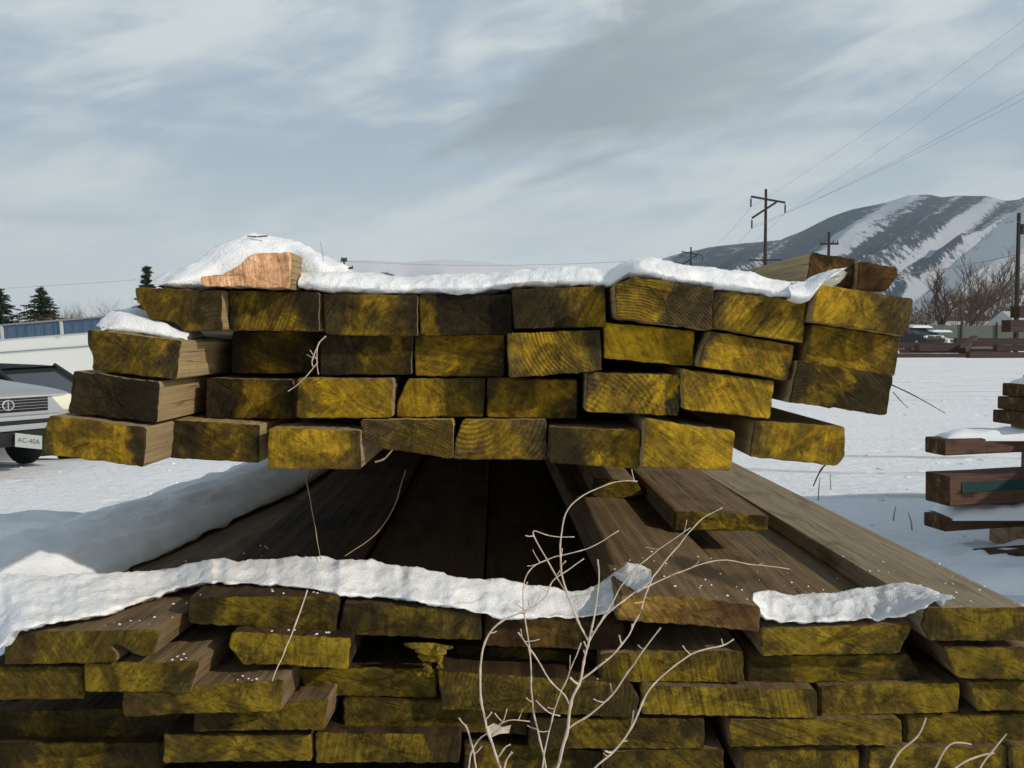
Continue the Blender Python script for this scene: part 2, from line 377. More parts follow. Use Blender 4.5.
def hill(name, sky_tab, base_tab, Y0, Y1, cover, mat, nu=240, nv=90, rough=8.0, spur=0.0, spur_k=1.42, per=85.0):
    u0, u1 = sky_tab[0][0], sky_tab[-1][0]
    bm = bmesh.new(); lay = bm.verts.layers.float.new('cover')
    grid = []
    for j in range(nv + 14):
        v = j / nv; row = []
        for i in range(nu + 1):
            px = u0 + (u1 - u0) * i / nu
            Y = Y0 + (Y1 - Y0) * v
            x = (px - 512) / F * Y1 * (.35 + .65 * Y / Y1) if False else (px - 512) / F * Y
            top = (335 - interp(sky_tab, px)) / F * Y1 + EYE
            if v <= 1: z = -6 + (top + 6) * (v ** .85)
            else: z = top - (v - 1) * top * 4.0
            up = z / Y * F
            s = px - spur_k * up
            wob = 26 * mnoise.noise(Vector((px * .006, up * .012, 3)))
            ph = ((s + wob) / per) % 1.0
            tri = 1 - abs(ph * 2 - 1)
            env = min(1, v * 4) * (1 - min(1, max(0, (v - .45) / .45)))
            z += spur * (tri - .5) * env
            nz = mnoise.fractal(Vector((x * .0022, Y * .0022, 1.7)), 1.0, 2.0, 6)
            z += rough * nz * (.3 + .7 * env)
            vt = bm.verts.new((x, Y, z)); vt[lay] = cover(px, up, ph, v, s); row.append(vt)
        grid.append(row)
    for a, b in zip(grid, grid[1:]):
        for i in range(nu): bm.faces.new((a[i], a[i + 1], b[i + 1], b[i]))
    return props(obj(name, bm, mat, angle=75), kind='structure')

def cov_main(px, up, ph, v, s):
    n = mnoise.noise(Vector((px * .012, up * .02, 8)))
    n2 = mnoise.noise(Vector((s * .035, up * .010, 3)))
    n3 = mnoise.noise(Vector((s * .11, up * .022, 6)))
    c = .55 + .26 * n2 + .48 * n3 + .20 * n + .08 * math.sin(ph * 2 * math.pi)
    c += .10 * max(0, (60 - up) / 60) + .08 * max(0, min(1, (800 - px) / 60))
    for (s0, wd, k) in ((672, 18, .45), (742, 12, .45), (800, 13, -.42), (708, 10, -.55), (772, 9, .3), (860, 12, -.35)):
        c += k * math.exp(-((s + 10 * n - s0) / wd) ** 2)
    return c
main_sky = [(560, 300), (655, 262), (680, 254), (715, 246), (745, 243), (778, 241), (800, 233), (828, 219), (850, 211), (868, 207), (885, 203), (905, 197), (925, 196), (938, 199), (955, 197), (985, 197), (1000, 201), (1015, 200), (1035, 193), (1080, 180), (1200, 160), (1400, 190), (1700, 260)]
hill('mountain', main_sky, None, 2600, 4600, cov_main, HILL, 460, 130, 34, 90, 1.42, 62)
def cov_near(px, up, ph, v, s):
    n = mnoise.noise(Vector((px * .02, up * .05, 4)))
    return .02 + .26 * n + .18 * mnoise.noise(Vector((px * .09, up * .09, 2))) + .55 * max(0, min(1, (38 + 14 * n - up) / 24)) + .25 * max(0, (v - .86) / .14)
hill('foothill', [(860, 332), (900, 312), (930, 291), (952, 262), (975, 244), (1000, 222), (1024, 203), (1070, 175), (1150, 150), (1300, 180), (1500, 250)], None, 1500, 2400, cov_near, HILL2, 240, 90, 22, 26, 1.0, 60)
def cov_far(px, up, ph, v, s):
    return -.12 + .55 * mnoise.noise(Vector((px * .04, up * .12, 14))) + 1.1 * math.exp(-((px - 386) / 11) ** 2 - ((up - 60) / 4) ** 2)
hill('far_hills', [(60, 330), (180, 292), (260, 268), (330, 262), (372, 261), (405, 263), (440, 260), (480, 262), (515, 266), (560, 271), (600, 277), (660, 284), (740, 300)], None, 3300, 4800, cov_far, HILL3, 220, 60, 16, 40, 1.0, 70)

# haze: the far hills fade to blue
bm = bmesh.new(); box(bm, (0, 2550, 560), (13200, 6100, 1240))
hm = bpy.data.materials.new('haze'); hm.use_nodes = True; hm.node_tree.nodes.clear(); ht = NT(hm.node_tree)
pv = ht.nd('ShaderNodeVolumePrincipled', {'Color': (.66, .82, 1.0, 1), 'Density': 0.000105, 'Anisotropy': 0.1})
ht.nd('ShaderNodeOutputMaterial', {'Volume': pv.outputs[0]})
props(obj('haze', bm, hm, smooth=False), kind='stuff')

# ------------------------------------------------------------------ boards
def board(name, poly, Y, L, mats, label, cat='board', group=None, yaw=0.0, pitch=0.0, color=(.6, .5, .2, 1.0), jit=.0007, bev=.0012, convex=True, seed=None):
    """poly: pixel outline of the board's front end, traced clockwise from its upper left; extruded back L metres"""
    rng = random.Random(seed if seed is not None else label)
    yaw = R(yaw); pitch = R(pitch)
    cx = sum(p[0] for p in poly) / len(poly); cy = sum(p[1] for p in poly) / len(poly)
    o_ = P(cx, cy, Y)
    rot = Matrix.Rotation(yaw, 3, 'Z') @ Matrix.Rotation(pitch, 3, 'X')
    inv = rot.inverted()
    pts = []
    for p in poly:
        q = P(p[0], p[1], Y); q = P(p[0], p[1], Y + (q.x - o_.x) * math.tan(yaw))
        l = inv @ (q - o_); pts.append(Vector((l.x, l.z)))
    # densify the outline, round its corners, roughen it
    out = []
    n = len(pts)
    for i in range(n):
        a, b = pts[i], pts[(i + 1) % n]; d = (b - a).length
        rc = min(.0016, d * .3)
        k = max(1, int((d - 2 * rc) / .004))
        for j in range(k + 1):
            out.append(a.lerp(b, (rc + (d - 2 * rc) * j / k) / d))
    res = []
    for q in out:
        nz = Vector((mnoise.noise(Vector((q.x * 90, q.y * 90, rng.random() * .4 + cx))), mnoise.noise(Vector((q.x * 90, q.y * 90, cy + rng.random() * .4)))))
        res.append(q + nz * jit * .75 + Vector((rng.uniform(-1, 1), rng.uniform(-1, 1))) * jit * .42)
    out = res; n = len(out)
    cen = sum(out, Vector((0, 0))) / n
    bm = bmesh.new()
    def ring(y, inset=0.0, sc_=1.0, jy=0.0, drift=(0, 0)):
        r = []
        for q in out:
            d = (cen - q); l = d.length
            qq = q + d * (min(inset, l * .5) / l if l else 0)
            qq = cen + (qq - cen) * sc_ + Vector(drift)
            r.append(bm.verts.new((qq.x, y + rng.uniform(-jy, jy), qq.y)))
        return r
    def bridge(a, b, mi):
        for i in range(n):
            f = bm.faces.new((a[i], a[(i + 1) % n], b[(i + 1) % n], b[i])); f.material_index = mi
    r1 = ring(0.0, bev, jy=.0005); r2 = ring(bev * .9, 0)
    bridge(r2, r1, 0)
    if convex:
        prev = r1
        for s_ in (.80, .55, .28):
            nr = ring(0, bev, s_, jy=.0006); bridge(prev, nr, 0); prev = nr
        c = bm.verts.new((cen.x, 0, cen.y))
        for i in range(n):
            bm.faces.new((prev[i], prev[(i + 1) % n], c)).material_index = 0
    else:
        bm.faces.new(r1).material_index = 0
    prev = r2; yy = .03
    wx, wz = rng.uniform(-.002, .002), rng.uniform(-.0012, .0012)
    while True:
        yv = min(yy, L); u = yv / L
        nr = ring(yv, 0, 1, 0, (wx * math.sin(u * 3.0), wz * math.sin(u * 3.0))); bridge(nr, prev, 1); prev = nr
        if yv >= L: break
        yy *= 1.9
    bm.faces.new(prev).material_index = 0
    bmesh.ops.recalc_face_normals(bm, faces=bm.faces)
    ob = obj(name, bm, mats, angle=32)
    ob.location = o_; ob.rotation_mode = 'XYZ'
    ob.rotation_euler = rot.to_euler()
    ob.color = color
    return props(ob, label, cat, group)

UG = 'boards of the upper stack'; LG = 'boards of the lower stack'
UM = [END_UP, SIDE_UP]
ORD = ['first', 'second', 'third', 'fourth', 'fifth', 'sixth', 'seventh', 'eighth']
def rect(x0, y0, x1, y1): return [(x0, y0), (x1, y0), (x1, y1), (x0, y1)]
# poly, depth, yaw, colour (paint, patch place, saw marks, tone), look
upper = [
 [  # top row
  ([(134, 288), (222, 290), (222, 331), (184, 331), (172, 322), (150, 318), (138, 304)], .93, 0, (.62, .35, .1, .80), 'split and rotten left end, dark mould'),
  ([(229, 290), (319, 292), (319, 331), (229, 330)], .95, 0, (.50, .5, .75, .62), 'upright grain lines, brownish yellow'),
  ([(323, 294), (417, 295), (417, 336), (325, 335)], .95, 0, (.48, .5, .05, .66), 'greenish mould with a pale splinter'),
  ([(419, 295), (512.5, 294), (512.5, 335), (420, 336)], .955, 0, (.30, .1, .05, .40), 'nearly black face with olive left edge'),
  ([(511.5, 289), (605, 286), (606, 327), (514, 329)], .94, 0, (.55, .9, .8, .85), 'torn yellow saw grooves at lower right'),
  ([(615, 285), (632, 277), (714, 288), (711, 330), (616, 318)], .905, 0, (.66, .2, 2.45, .88), 'ragged lower left, cut upper left corner, snow above'),
  ([(714, 290), (806, 301), (803, 343), (711, 328)], .915, 0, (.70, .6, .85, 1.1), 'slanting saw strokes across yellow, tilted down right'),
  ([(818, 284), (914, 299), (908, 336), (811, 321)], .90, 0, (.62, .25, .2, 1.0), 'yellow fading to grey, tilted, right corner of stack'),
 ], [
  ([(88, 329), (181, 341), (176, 380), (92, 370), (93, 355), (87, 345)], .90, -.6, (.62, .6, .55, .80), 'snow on top and pale right side'),
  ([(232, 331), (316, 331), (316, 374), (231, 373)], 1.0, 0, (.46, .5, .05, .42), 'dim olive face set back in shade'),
  ([(320, 335), (412, 334), (411, 375), (320, 375)], .97, 0, (.50, .6, .05, .50), 'smooth brownish yellow face, speckled left end'),
  ([(415, 334), (505, 334), (504, 377), (415, 376)], .975, 0, (.58, .45, .05, .62), 'yellow middle and shadowy right end'),
  ([(506, 333.5), (600, 330), (602, 371), (509, 378)], .93, 0, (.50, .45, 2.0, .95), 'grey end showing arched growth rings'),
  ([(604, 322), (695, 331), (693, 367), (604, 358)], .945, 0, (1.15, .5, .0, 1.1), 'clean mustard face'),
  ([(712, 331), (794, 345), (789, 381), (698, 366), (703, 348)], .925, 0, (.80, .65, .1, 1.15), 'black left part and bright yellow right part'),
  ([(813, 324), (901, 337), (895, 376), (803, 363)], .925, 0, (.72, .5, .15, .85), 'yellow middle between mouldy ends with a crack'),
 ], [
  ([(73, 371), (159, 382), (156, 423), (68, 413)], .895, -.6, (.12, .5, .2, .52), 'rough dark bark-brown face, pale right side'),
  ([(206, 378), (293, 380), (293, 419), (205, 418)], .985, 0, (.36, .6, .0, .45), 'dark olive face just past the pale sided board'),
  ([(297, 378), (393, 379), (392, 418), (296, 418)], .955, 0, (.68, .55, .0, .72), 'speckled yellow face'),
  ([(408, 379), (485, 379), (483, 417), (396, 417), (397, 403)], .97, 0, (.75, .5, .0, .72), 'cut upper left corner, dull yellow'),
  ([(487, 378), (578, 380), (577, 419), (487, 417)], .97, 0, (.60, .5, .05, .62), 'dusky yellow face darkening to the right'),
  ([(587, 373), (681, 375), (679, 416), (586, 412)], .94, 0, (.74, .45, 2.1, 1.1), 'arched grey rings either side of bright yellow'),
  ([(682, 369), (775, 381), (770, 419), (683, 409)], .93, 0, (.95, .6, .35, 1.2), 'ragged yellow patch between dark edges'),
  ([(798, 361), (893, 375.5), (887, 415), (788, 402)], .92, 0, (.42, .35, .2, .60), 'yellow speckled left and blackened right end'),
 ], [
  ([(50, 415), (147, 428), (143, 467), (42, 454), (44, 430)], .88, -.5, (.66, .5, .1, .82), 'rounded worn left end, pale right side'),
  ([(171, 420), (260, 425), (259, 463), (169, 458)], .95, -.4, (.45, .6, .1, .60), 'speckled dark olive face, thin bright right edge'),
  ([(268, 428), (360, 430), (361, 469), (268, 469)], .94, 0, (.86, .4, .05, 1.0), 'yellow face with jagged crack lower right'),
  ([(360, 420), (453, 420), (453, 459), (425, 455), (385, 449), (363, 439)], .95, 0, (.60, .75, 2.05, .90), 'underside curving up to the left, ringed grain'),
  ([(463, 420), (547, 420), (547, 460), (453, 459), (455, 440)], .955, 0, (.70, .5, 2.1, .88), 'split left end and arched rings'),
  ([(549, 427), (641, 431), (640, 469), (549, 463)], .95, 0, (.66, .8, .05, .78), 'brown left half and yellow right half'),
  ([(646, 419), (735, 432), (731, 471), (642, 467)], .93, 0, (.92, .5, .2, 1.15), 'big yellow patch with a dark knot hole below'),
  ([(754, 421), (845, 427), (845, 456), (836, 466), (749, 457)], .93, 0, (.74, .5, .15, .90), 'sticking out alone over the snow field'),
 ]]
RN = ['top row', 'second row', 'third row', 'bottom row']
for r, row in enumerate(upper):
    for k, (poly, Y, yaw, colr, look) in enumerate(row):
        board('stacked_board', poly, Y, 2.3 + .2 * math.sin(k * 2 + r), UM, f'{look}, {ORD[k]} board of upper stack {RN[r]}', 'board', UG, yaw=yaw, color=colr,
              jit=.0016 if (r, k) in ((0, 0), (2, 0), (0, 5), (2, 7)) else .0009)
# loose pieces lying on the upper stack
board('wood_offcut', [(203, 286), (200, 277), (221, 275), (236, 266), (253, 253), (291, 252), (290, 288)], .925, .22, [END_PINK, SIDE_UP], 'broken block of fresh pinkish wood half buried in snow on top', 'offcut', color=(.95, .5, .6, 1.35), jit=.0014)
board('loose_plank', [(811, 252), (856, 259), (852, 287), (806, 281)], .97, .75, [END_BROWN, SIDE_UP], 'brown plank with tan side lying on the tilted right boards', 'plank', color=(.1, .5, .1, .9), jit=.001)
board('loose_plank', [(859, 260), (897, 268), (899, 276), (884, 292), (857, 290)], .96, .5, [END_BROWN, SIDE_UP], 'dark brown plank with jagged pale broken end, right of tan sided one', 'plank', color=(.45, .95, .7, .8), jit=.002)

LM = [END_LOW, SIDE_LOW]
lower = [
 # poly, Y, yaw, colour, length, look, mats, convex
 ([(3, 633), (160, 630), (153, 656), (141, 656), (118, 643), (110, 647), (116, 655), (115, 663), (3, 665)], .90, -3.0, (.55, .5, .3, .90), 'top row board with a dark notch broken out of its end, under snow at left', None, False),
 ([(188, 598), (339, 596), (335, 633), (187, 623)], .945, 1.0, (.45, .5, .1, .62), 'top row board with a split near its right end', None, True),
 ([(344, 603), (482, 612), (481, 641), (339, 634)], .95, 1.0, (.42, .5, .1, .62), 'top row board with dull green mossy end under snow', None, True),
 ([(484, 614), (624, 624), (624, 651), (484, 646)], .965, 1.0, (.5, .5, .1, .50), 'top row board with reddish brown end behind weed', 'R', True),
 ([(621, 596), (690, 597), (760, 607), (760, 632), (690, 625), (615, 620)], .93, 1.5, (.8, .3, .3, 1.15), 'raised top board with orange brown end, beside small snow heap', 'R', True),
 ([(761, 629), (914, 624), (899, 654), (761, 656)], .945, .4, (.62, .4, .3, .95), 'top row board with yellow green end below the right snow patch', None, True),
 ([(925, 608), (1030, 608), (1032, 641), (930, 641), (921, 625)], .935, 1.9, (.42, .5, .15, .75), 'top row corner board at right, pale grey weathered upper face', 'G', True),
 ([(-20, 667), (82, 666), (84, 699), (-20, 701)], .915, 0, (.55, .5, .3, .80), 'second row board with yellow lower edge at far left', None, True),
 ([(83, 664), (200, 662), (189, 693), (84, 692)], .905, -4, (.45, .3, .2, .75), 'second row board jutting out with bright splintered right edge', None, True),
 ([(232, 632), (350, 639), (348, 669), (242, 664), (228, 646)], .925, 0, (.60, .5, .1, .85), 'second row board with cut corners below the split board', None, True),
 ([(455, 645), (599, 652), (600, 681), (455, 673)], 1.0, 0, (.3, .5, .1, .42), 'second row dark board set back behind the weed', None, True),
 ([(601, 654), (744, 651), (744, 683), (601, 682)], .955, 0, (.66, .55, .6, .85), 'second row board with slanting yellow scratches', None, True),
 ([(747, 656), (908, 654), (926, 682), (747, 683)], .965, 0, (.5, .4, .15, .75), 'second row board with slanted right end under right snow', None, True),
 ([(944, 648), (1045, 648), (1045, 681), (957, 678)], .94, 0, (.55, .3, .3, .80), 'second row board under the corner board', None, True),
 ([(122, 692), (283, 680), (281, 711), (122, 717)], .905, -2, (.5, .6, .3, .85), 'third row mossy board jutting out, pale worn right corner', None, True),
 ([(297, 669), (437, 668), (436, 698), (315, 696), (303, 686)], .97, 0, (.6, .5, .1, .66), 'third row brown yellow board left of the ringed end', None, True),
 ([(437, 671), (630, 684), (640, 698), (636, 718), (442, 709)], .945, 0, (.6, .15, 2.2, .80), 'third row long board with ringed left end behind weed', None, True),
 ([(641, 686), (817, 690), (818, 719), (641, 714)], .945, 0, (.6, .5, .75, .85), 'third row board with saw stripes and a diagonal crack', None, True),
 ([(820, 686), (960, 683), (959, 712), (820, 718)], .955, 0, (.66, .6, .1, .90), 'third row board with dark patch amid yellow green', None, True),
 ([(967, 681), (1045, 681), (1045, 712), (978, 711)], .955, 0, (.62, .6, .4, .80), 'third row board at far right with upright streaks', None, True),
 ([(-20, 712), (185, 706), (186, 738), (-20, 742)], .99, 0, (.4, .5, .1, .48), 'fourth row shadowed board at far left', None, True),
 ([(193, 712), (328, 699), (325, 730), (193, 732)], .93, -2, (.5, .9, .3, .70), 'fourth row pitted mossy board with bright yellow right corner', None, True),
 ([(343, 699), (528, 703), (528, 735), (343, 727)], .965, 0, (.62, .35, .1, .66), 'fourth row smooth brown yellow board', None, True),
 ([(530, 719), (705, 718), (705, 749), (528, 749)], .95, 0, (.42, .5, .5, .62), 'fourth row board behind the weed stem with cut marks', None, True),
 ([(729, 721), (901, 719), (903, 745), (729, 747)], .945, 0, (.62, .5, .75, .90), 'fourth row board with strong slanting saw lines', None, True),
 ([(906, 714), (1050, 714), (1050, 745), (906, 746)], .965, 0, (.55, .5, .1, .75), 'fourth row brownish board at far right', None, True),
 ([(-20, 744), (159, 742), (160, 775), (-20, 777)], .975, 0, (.4, .5, .1, .50), 'fifth row dim board at far left', None, True),
 ([(163, 734), (311, 735), (312, 761), (163, 763)], .94, 0, (.62, .6, .2, .90), 'fifth row board with soft diagonal bands', None, True),
 ([(315, 733), (460, 735), (459, 763), (315, 763)], .945, 0, (.52, .3, .55, .85), 'fifth row board with fine diagonal grain, grey right half', None, True),
 ([(464, 742), (602, 751), (602, 782), (464, 775)], .97, 0, (.4, .5, .1, .55), 'fifth row dark board left of the main weed stem', None, True),
 ([(604, 752), (724, 749), (724, 782), (604, 784)], .95, 0, (.4, .5, .4, .62), 'fifth row board right of the main weed stem', None, True),
 ([(742, 749), (859, 749), (859, 780), (742, 782)], .955, 0, (.5, .5, .2, .75), 'fifth row board left of a narrow dark slot', None, True),
 ([(868, 747), (1008, 748), (1008, 780), (868, 781)], .955, 0, (.5, .5, .2, .72), 'fifth row board between slot and right weeds', None, True),
 ([(1012, 747), (1070, 747), (1070, 779), (1012, 780)], .95, 0, (.45, .5, .2, .68), 'fifth row board at far right corner', None, True),
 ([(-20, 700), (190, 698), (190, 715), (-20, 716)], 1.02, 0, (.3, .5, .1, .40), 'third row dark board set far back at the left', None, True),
 ([(700, 716), (745, 716), (745, 752), (700, 752)], 1.12, 0, (.2, .5, .1, .30), 'narrow board deep in the dark slot, fourth row', None, True),  # dark filler added so no bright snow shows through the slot
 ([(715, 746), (875, 746), (875, 786), (715, 786)], 1.16, 0, (.2, .5, .1, .30), 'hidden dark board behind the fifth row slots', None, True),  # added dark filler, blocks the light leaking through the slots
 ([(-20, 778), (500, 778), (500, 810), (-20, 810)], .98, 0, (.4, .5, .1, .5), 'broad bottom board left of the weeds', None, True),
 ([(505, 784), (1070, 782), (1070, 812), (505, 812)], .98, 0, (.4, .5, .1, .5), 'broad bottom board right of the weeds', None, True),
]
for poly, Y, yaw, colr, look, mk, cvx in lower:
    mats = ([END_LOW, SIDE_SHADE] if poly[0][0] < 590 and Y > .91 and poly[0][0] != 193 else LM) if mk in (None, 'D') else ([END_LOW, SIDE_GREY] if mk == 'G' else [END_BROWN, SIDE_SHADE if poly[0][0] < 590 else SIDE_LOW])  # left boards below the upper stack take the side colour with shade painted in
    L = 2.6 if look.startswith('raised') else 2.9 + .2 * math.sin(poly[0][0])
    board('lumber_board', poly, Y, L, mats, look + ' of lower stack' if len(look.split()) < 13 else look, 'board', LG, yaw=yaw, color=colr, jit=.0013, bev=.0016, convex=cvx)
board('lumber_board', [(675, 511), (769, 516), (768, 531), (673, 531)], 1.27, 1.5, [END_LOW, SIDE_LOW], 'short brown board lying loose on top of lower stack at right', 'board', LG, yaw=.6, color=(.3, .5, .2, .9), jit=.0012, bev=.003)
board('lumber_board', [(594, 478), (636, 482), (645, 495), (601, 501), (591, 494)], 1.5, 1.1, [END_LOW, SIDE_LOW], 'small board end just left of the loose board, under upper stack', 'board', LG, color=(.3, .5, .2, .7), jit=.0012)
board('lumber_board', [(-200, 545), (45, 547), (38, 562), (-200, 566)], 1.22, .09, [END_LOW, SIDE_LOW], 'board end beneath snow at far left beyond the stack edge', 'board', LG, color=(.3, .5, .2, .7), jit=.0012)

# cross timbers between and below the stacks (the upper one really rests on these)
def timber(name, a, b, s, mats, label, cat, group=None, rz=0.0, bev=.006, parent=None):
    bm = bmesh.new(); c = (Vector(a) + Vector(b)) / 2; d = Vector(b) - Vector(a)
    L = d.length; n = max(2, int(L / .3))
    rng = random.Random(label)
    secs = []
    for i in range(n + 1):
        u = i / n - .5; r_ = []
        jx, jz = rng.uniform(-.004, .004), rng.uniform(-.003, .003)
        hx, hz = s[0] / 2, s[1] / 2; e = min(bev, hx * .4)
        for (px, pz) in ((-hx + e, -hz), (hx - e, -hz), (hx, -hz + e), (hx, hz - e), (hx - e, hz), (-hx + e, hz), (-hx, hz - e), (-hx, -hz + e)):
            r_.append(bm.verts.new((px + jx, u * L, pz + jz)))
        secs.append(r_)
    for p, q in zip(secs, secs[1:]):
        for k in range(8): bm.faces.new((p[k], p[(k + 1) % 8], q[(k + 1) % 8], q[k])).material_index = 1
    bm.faces.new(secs[0]); bm.faces.new(secs[-1][::-1])
    bmesh.ops.recalc_face_normals(bm, faces=bm.faces)
    o = obj(name, bm, mats, angle=30, loc=c); o.rotation_euler = d.to_track_quat('Y', 'Z').to_euler()
    o.color = (.25, .5, .3, .8)
    return props(o, label, cat, group)
for k, y in enumerate((2.15, 2.95)):
    timber('cross_timber', (-.46, y, 1.207), (.40, y, 1.207), (.09, .112), LM, 'square cross timber carrying the upper stack', 'timber', 'cross timbers between the stacks')
for k in range(6):
    y = 1.25 if k < 3 else 3.2
    timber('support_beam', (-.62, y, .14 + .27 * (k % 3)), (.62, y, .14 + .27 * (k % 3)), (.28, .262), [END_BROWN, SIDE_LOW], 'heavy beam carrying the lower stack', 'beam', 'support beams under the lower stack')
for k in range(6):
    x0 = -.47 + .155 * k + .03
    pass

# ------------------------------------------------------------------ snow lying on the stacks
def snow_loft(name, secs, label, cat='snow', group=None, amp=.006, fr=26.0, sub=3, mat=SNOW, parent=None, crumb=.0022):
    """secs: list of closed-bottomed cross sections (equal counts of points)"""
    k = len(secs[0]); bm = bmesh.new()
    lines = [smooth_path([s[i] for s in secs], sub) for i in range(k)]
    n = len(lines[0]); grid = []
    for a in range(n):
        col = smooth_path([lines[i][a] for i in range(k)], 4)
        grid.append([bm.verts.new(p) for p in col])
    m_ = len(grid[0])
    for a in range(n - 1):
        for b in range(m_ - 1): bm.faces.new((grid[a][b], grid[a + 1][b], grid[a + 1][b + 1], grid[a][b + 1]))
        bm.faces.new((grid[a][m_ - 1], grid[a + 1][m_ - 1], grid[a + 1][0], grid[a][0]))
    bm.faces.new(grid[0]); bm.faces.new(grid[-1][::-1])
    bmesh.ops.recalc_face_normals(bm, faces=bm.faces); bm.normal_update()
    bmesh.ops.subdivide_edges(bm, edges=[e for e in bm.edges if e.calc_length() > .0055], cuts=1, use_grid_fill=True)
    bm.normal_update()
    for v in bm.verts:
        d = mnoise.fractal(v.co * fr, 1.1, 2.0, 4)
        d2 = mnoise.fractal(v.co * 150, .5, 2.1, 4)
        d3 = mnoise.turbulence(v.co * 44, 4, False) - .55
        v.co += v.normal * (d * amp * .55 + d2 * .0010 + d3 * crumb)
    o = obj(name, bm, mat, angle=75)
    return props(o, label, cat, group)

def rough_tab(tab, step=7.0, at=.35, ab=1.1, lo=-9999, hi=9999):
    out = []; px = tab[0][0]; n = len(tab[0])
    while True:
        row = [px]
        for k in range(1, n): row.append(interp([(e[0], e[k]) for e in tab], px))
        j = min(1, (px - tab[0][0]) / 12, (tab[-1][0] - px) / 12)
        row[1] += j * at * 1.8 * mnoise.fractal(Vector((px * .075, 3, tab[0][1])), .6, 2.0, 4)
        row[2] += j * ab * 1.8 * mnoise.fractal(Vector((px * .085, 9, tab[0][1])), .5, 2.0, 4)
        out.append(tuple(row))
        if px >= tab[-1][0]: break
        px = min(px + step, tab[-1][0])
    return out

def cap(tab, Yf, dep, n=None):
    """sections for snow whose top contour and lower contour are (px, y_top, y_bottom)"""
    secs = []
    for i, (px, yt, yb) in enumerate(tab):
        yf = Yf(px) if callable(Yf) else Yf
        b = P(px, yb, yf + .004); tp = P(px, yt, yf + .045)
        h = tp.z - b.z
        secs.append([b + Vector((0, .03, -.002)), b + Vector((0, -.002, 0)), Vector((b.x, yf - .006, b.z + h * .28)), Vector((b.x, yf + .004, b.z + h * .66)),
                     Vector((tp.x, yf + .022, tp.z - h * .06)), tp, Vector((tp.x * 1.04, yf + .045 + dep * .4, tp.z - h * .12)),
                     Vector((tp.x * 1.08, yf + .045 + dep * .8, b.z + h * .45)), Vector((tp.x * 1.1, yf + .045 + dep, b.z))])
    return secs
snow_loft('snow_ridge', cap(rough_tab([(300, 270, 288), (316, 267, 290), (335, 268, 293), (359, 272, 294), (385, 274, 294), (403, 276, 294), (447, 274, 294), (482, 274, 293), (510, 271, 288), (535, 269, 287), (560, 267, 287), (585, 266, 286), (602, 269, 288), (611, 268, 288), (617, 264, 283), (628, 260, 277), (651, 258, 278), (672, 263, 283), (698, 267, 287), (732, 270, 291), (760, 277, 295), (785, 282, 299), (800, 281, 301), (806, 282, 301)], 7, .4, .7), lambda x: interp([(300, .955), (500, .95), (605, .945), (640, .91), (806, .915)], x), .30), 'long ridge of snow along the top edge of the upper stack', 'snow', amp=.0032)
snow_loft('snow_ridge', cap([(788, 283, 299), (800, 281, 303), (809, 277, 300), (818, 273, 289), (828, 270, 281), (840, 268.5, 272)], .895, .05), 'pointed snow tongue climbing beside the brown plank at right', 'snow', amp=.002)
snow_loft('snow_ridge', cap([(157, 285, 288), (166, 277, 288), (176, 270, 288), (192, 265, 288), (208, 259, 288), (220, 248, 288), (234, 238, 286), (249, 235, 282), (268, 236, 280), (288, 239, 280), (305, 246, 284), (320, 253, 288), (335, 261, 290), (350, 268, 292)], lambda x: interp([(157, .945), (200, .95), (215, .965), (290, .985), (318, .965), (350, .965)], x), .22), 'peaked snow mound around the fresh broken block', 'snow', amp=.006, fr=34)
snow_loft('snow_ridge', cap([(103, 326, 331), (110, 318, 333), (122, 310, 335), (138, 309, 337), (155, 314, 339), (172, 320, 341), (190, 328, 343)], lambda x: .925, .16), 'small snow lump between second row and top row at the left end', 'snow', amp=.003)

def rest(px, yb):
    z = interp([(165, 1.139), (210, 1.153), (315, 1.153), (370, 1.146), (455, 1.146), (520, 1.129)], px)
    return (EYE - z) * F / (yb - 335)

def strip(tab, Yf, thick=.022):
    """snow on a surface seen from above: (px, y_back_contour, y_front_contour[, width])"""
    secs = []
    for e in tab:
        px, yt, yb = e[:3]; wd = e[3] if len(e) > 3 else .06
        yf = Yf(px) if callable(Yf) else Yf
        if 20 < px < 600: yf = max(yf, rest(px, yb))
        a = P(px, yb, yf - .004); b = P(px, yt, yf + wd); lo = a.z - .006
        d = b - a
        def at(u, lift): return a + d * u + Vector((0, 0, lift))
        secs.append([a + Vector((0, .02, -.004)), a, at(.05, .002) + Vector((0, -.002, .002)), at(.25, .002), at(.5, .003), at(.8, .002), b, b + Vector((0, .012, -.010)), Vector((b.x, b.y + .016, min(lo, b.z - .012))), Vector((a.x, a.y + .03, lo))])
    return secs
front = [(-60, 560, 648, .13), (-25, 565, 652, .13), (1, 570, 650, .13), (9, 572, 634, .125), (30, 575, 628, .12), (55, 576, 624, .11), (78, 574, 621, .10), (110, 571, 613, .09), (136, 571, 605, .08), (165, 569, 594, .07), (194, 562, 586, .06), (211, 557, 585, .06), (246, 559, 585, .06), (275, 557, 587, .06), (300, 555, 589, .06), (325, 555, 593, .06), (351, 557, 597, .055), (382, 561, 599, .055), (405, 565, 601, .055), (430, 570, 606, .05), (456, 574, 609, .05), (471, 577, 613, .05), (494, 579, 618, .05), (522, 582, 619, .05), (545, 586, 620, .05), (568, 590, 620, .05), (585, 588, 619, .05), (599, 584, 617, .05), (612, 573, 612, .06), (626, 561, 603, .06), (640, 562, 592, .06), (652, 568, 582, .05)]
snow_loft('snow_strip', strip(rough_tab(front), lambda x: interp([(-60, .885), (100, .895), (160, .92), (200, .945), (480, .95), (600, .955), (660, .94)], x)), 'long snow ridge along the front edge of the lower stack', 'snow', amp=.0035, fr=30)
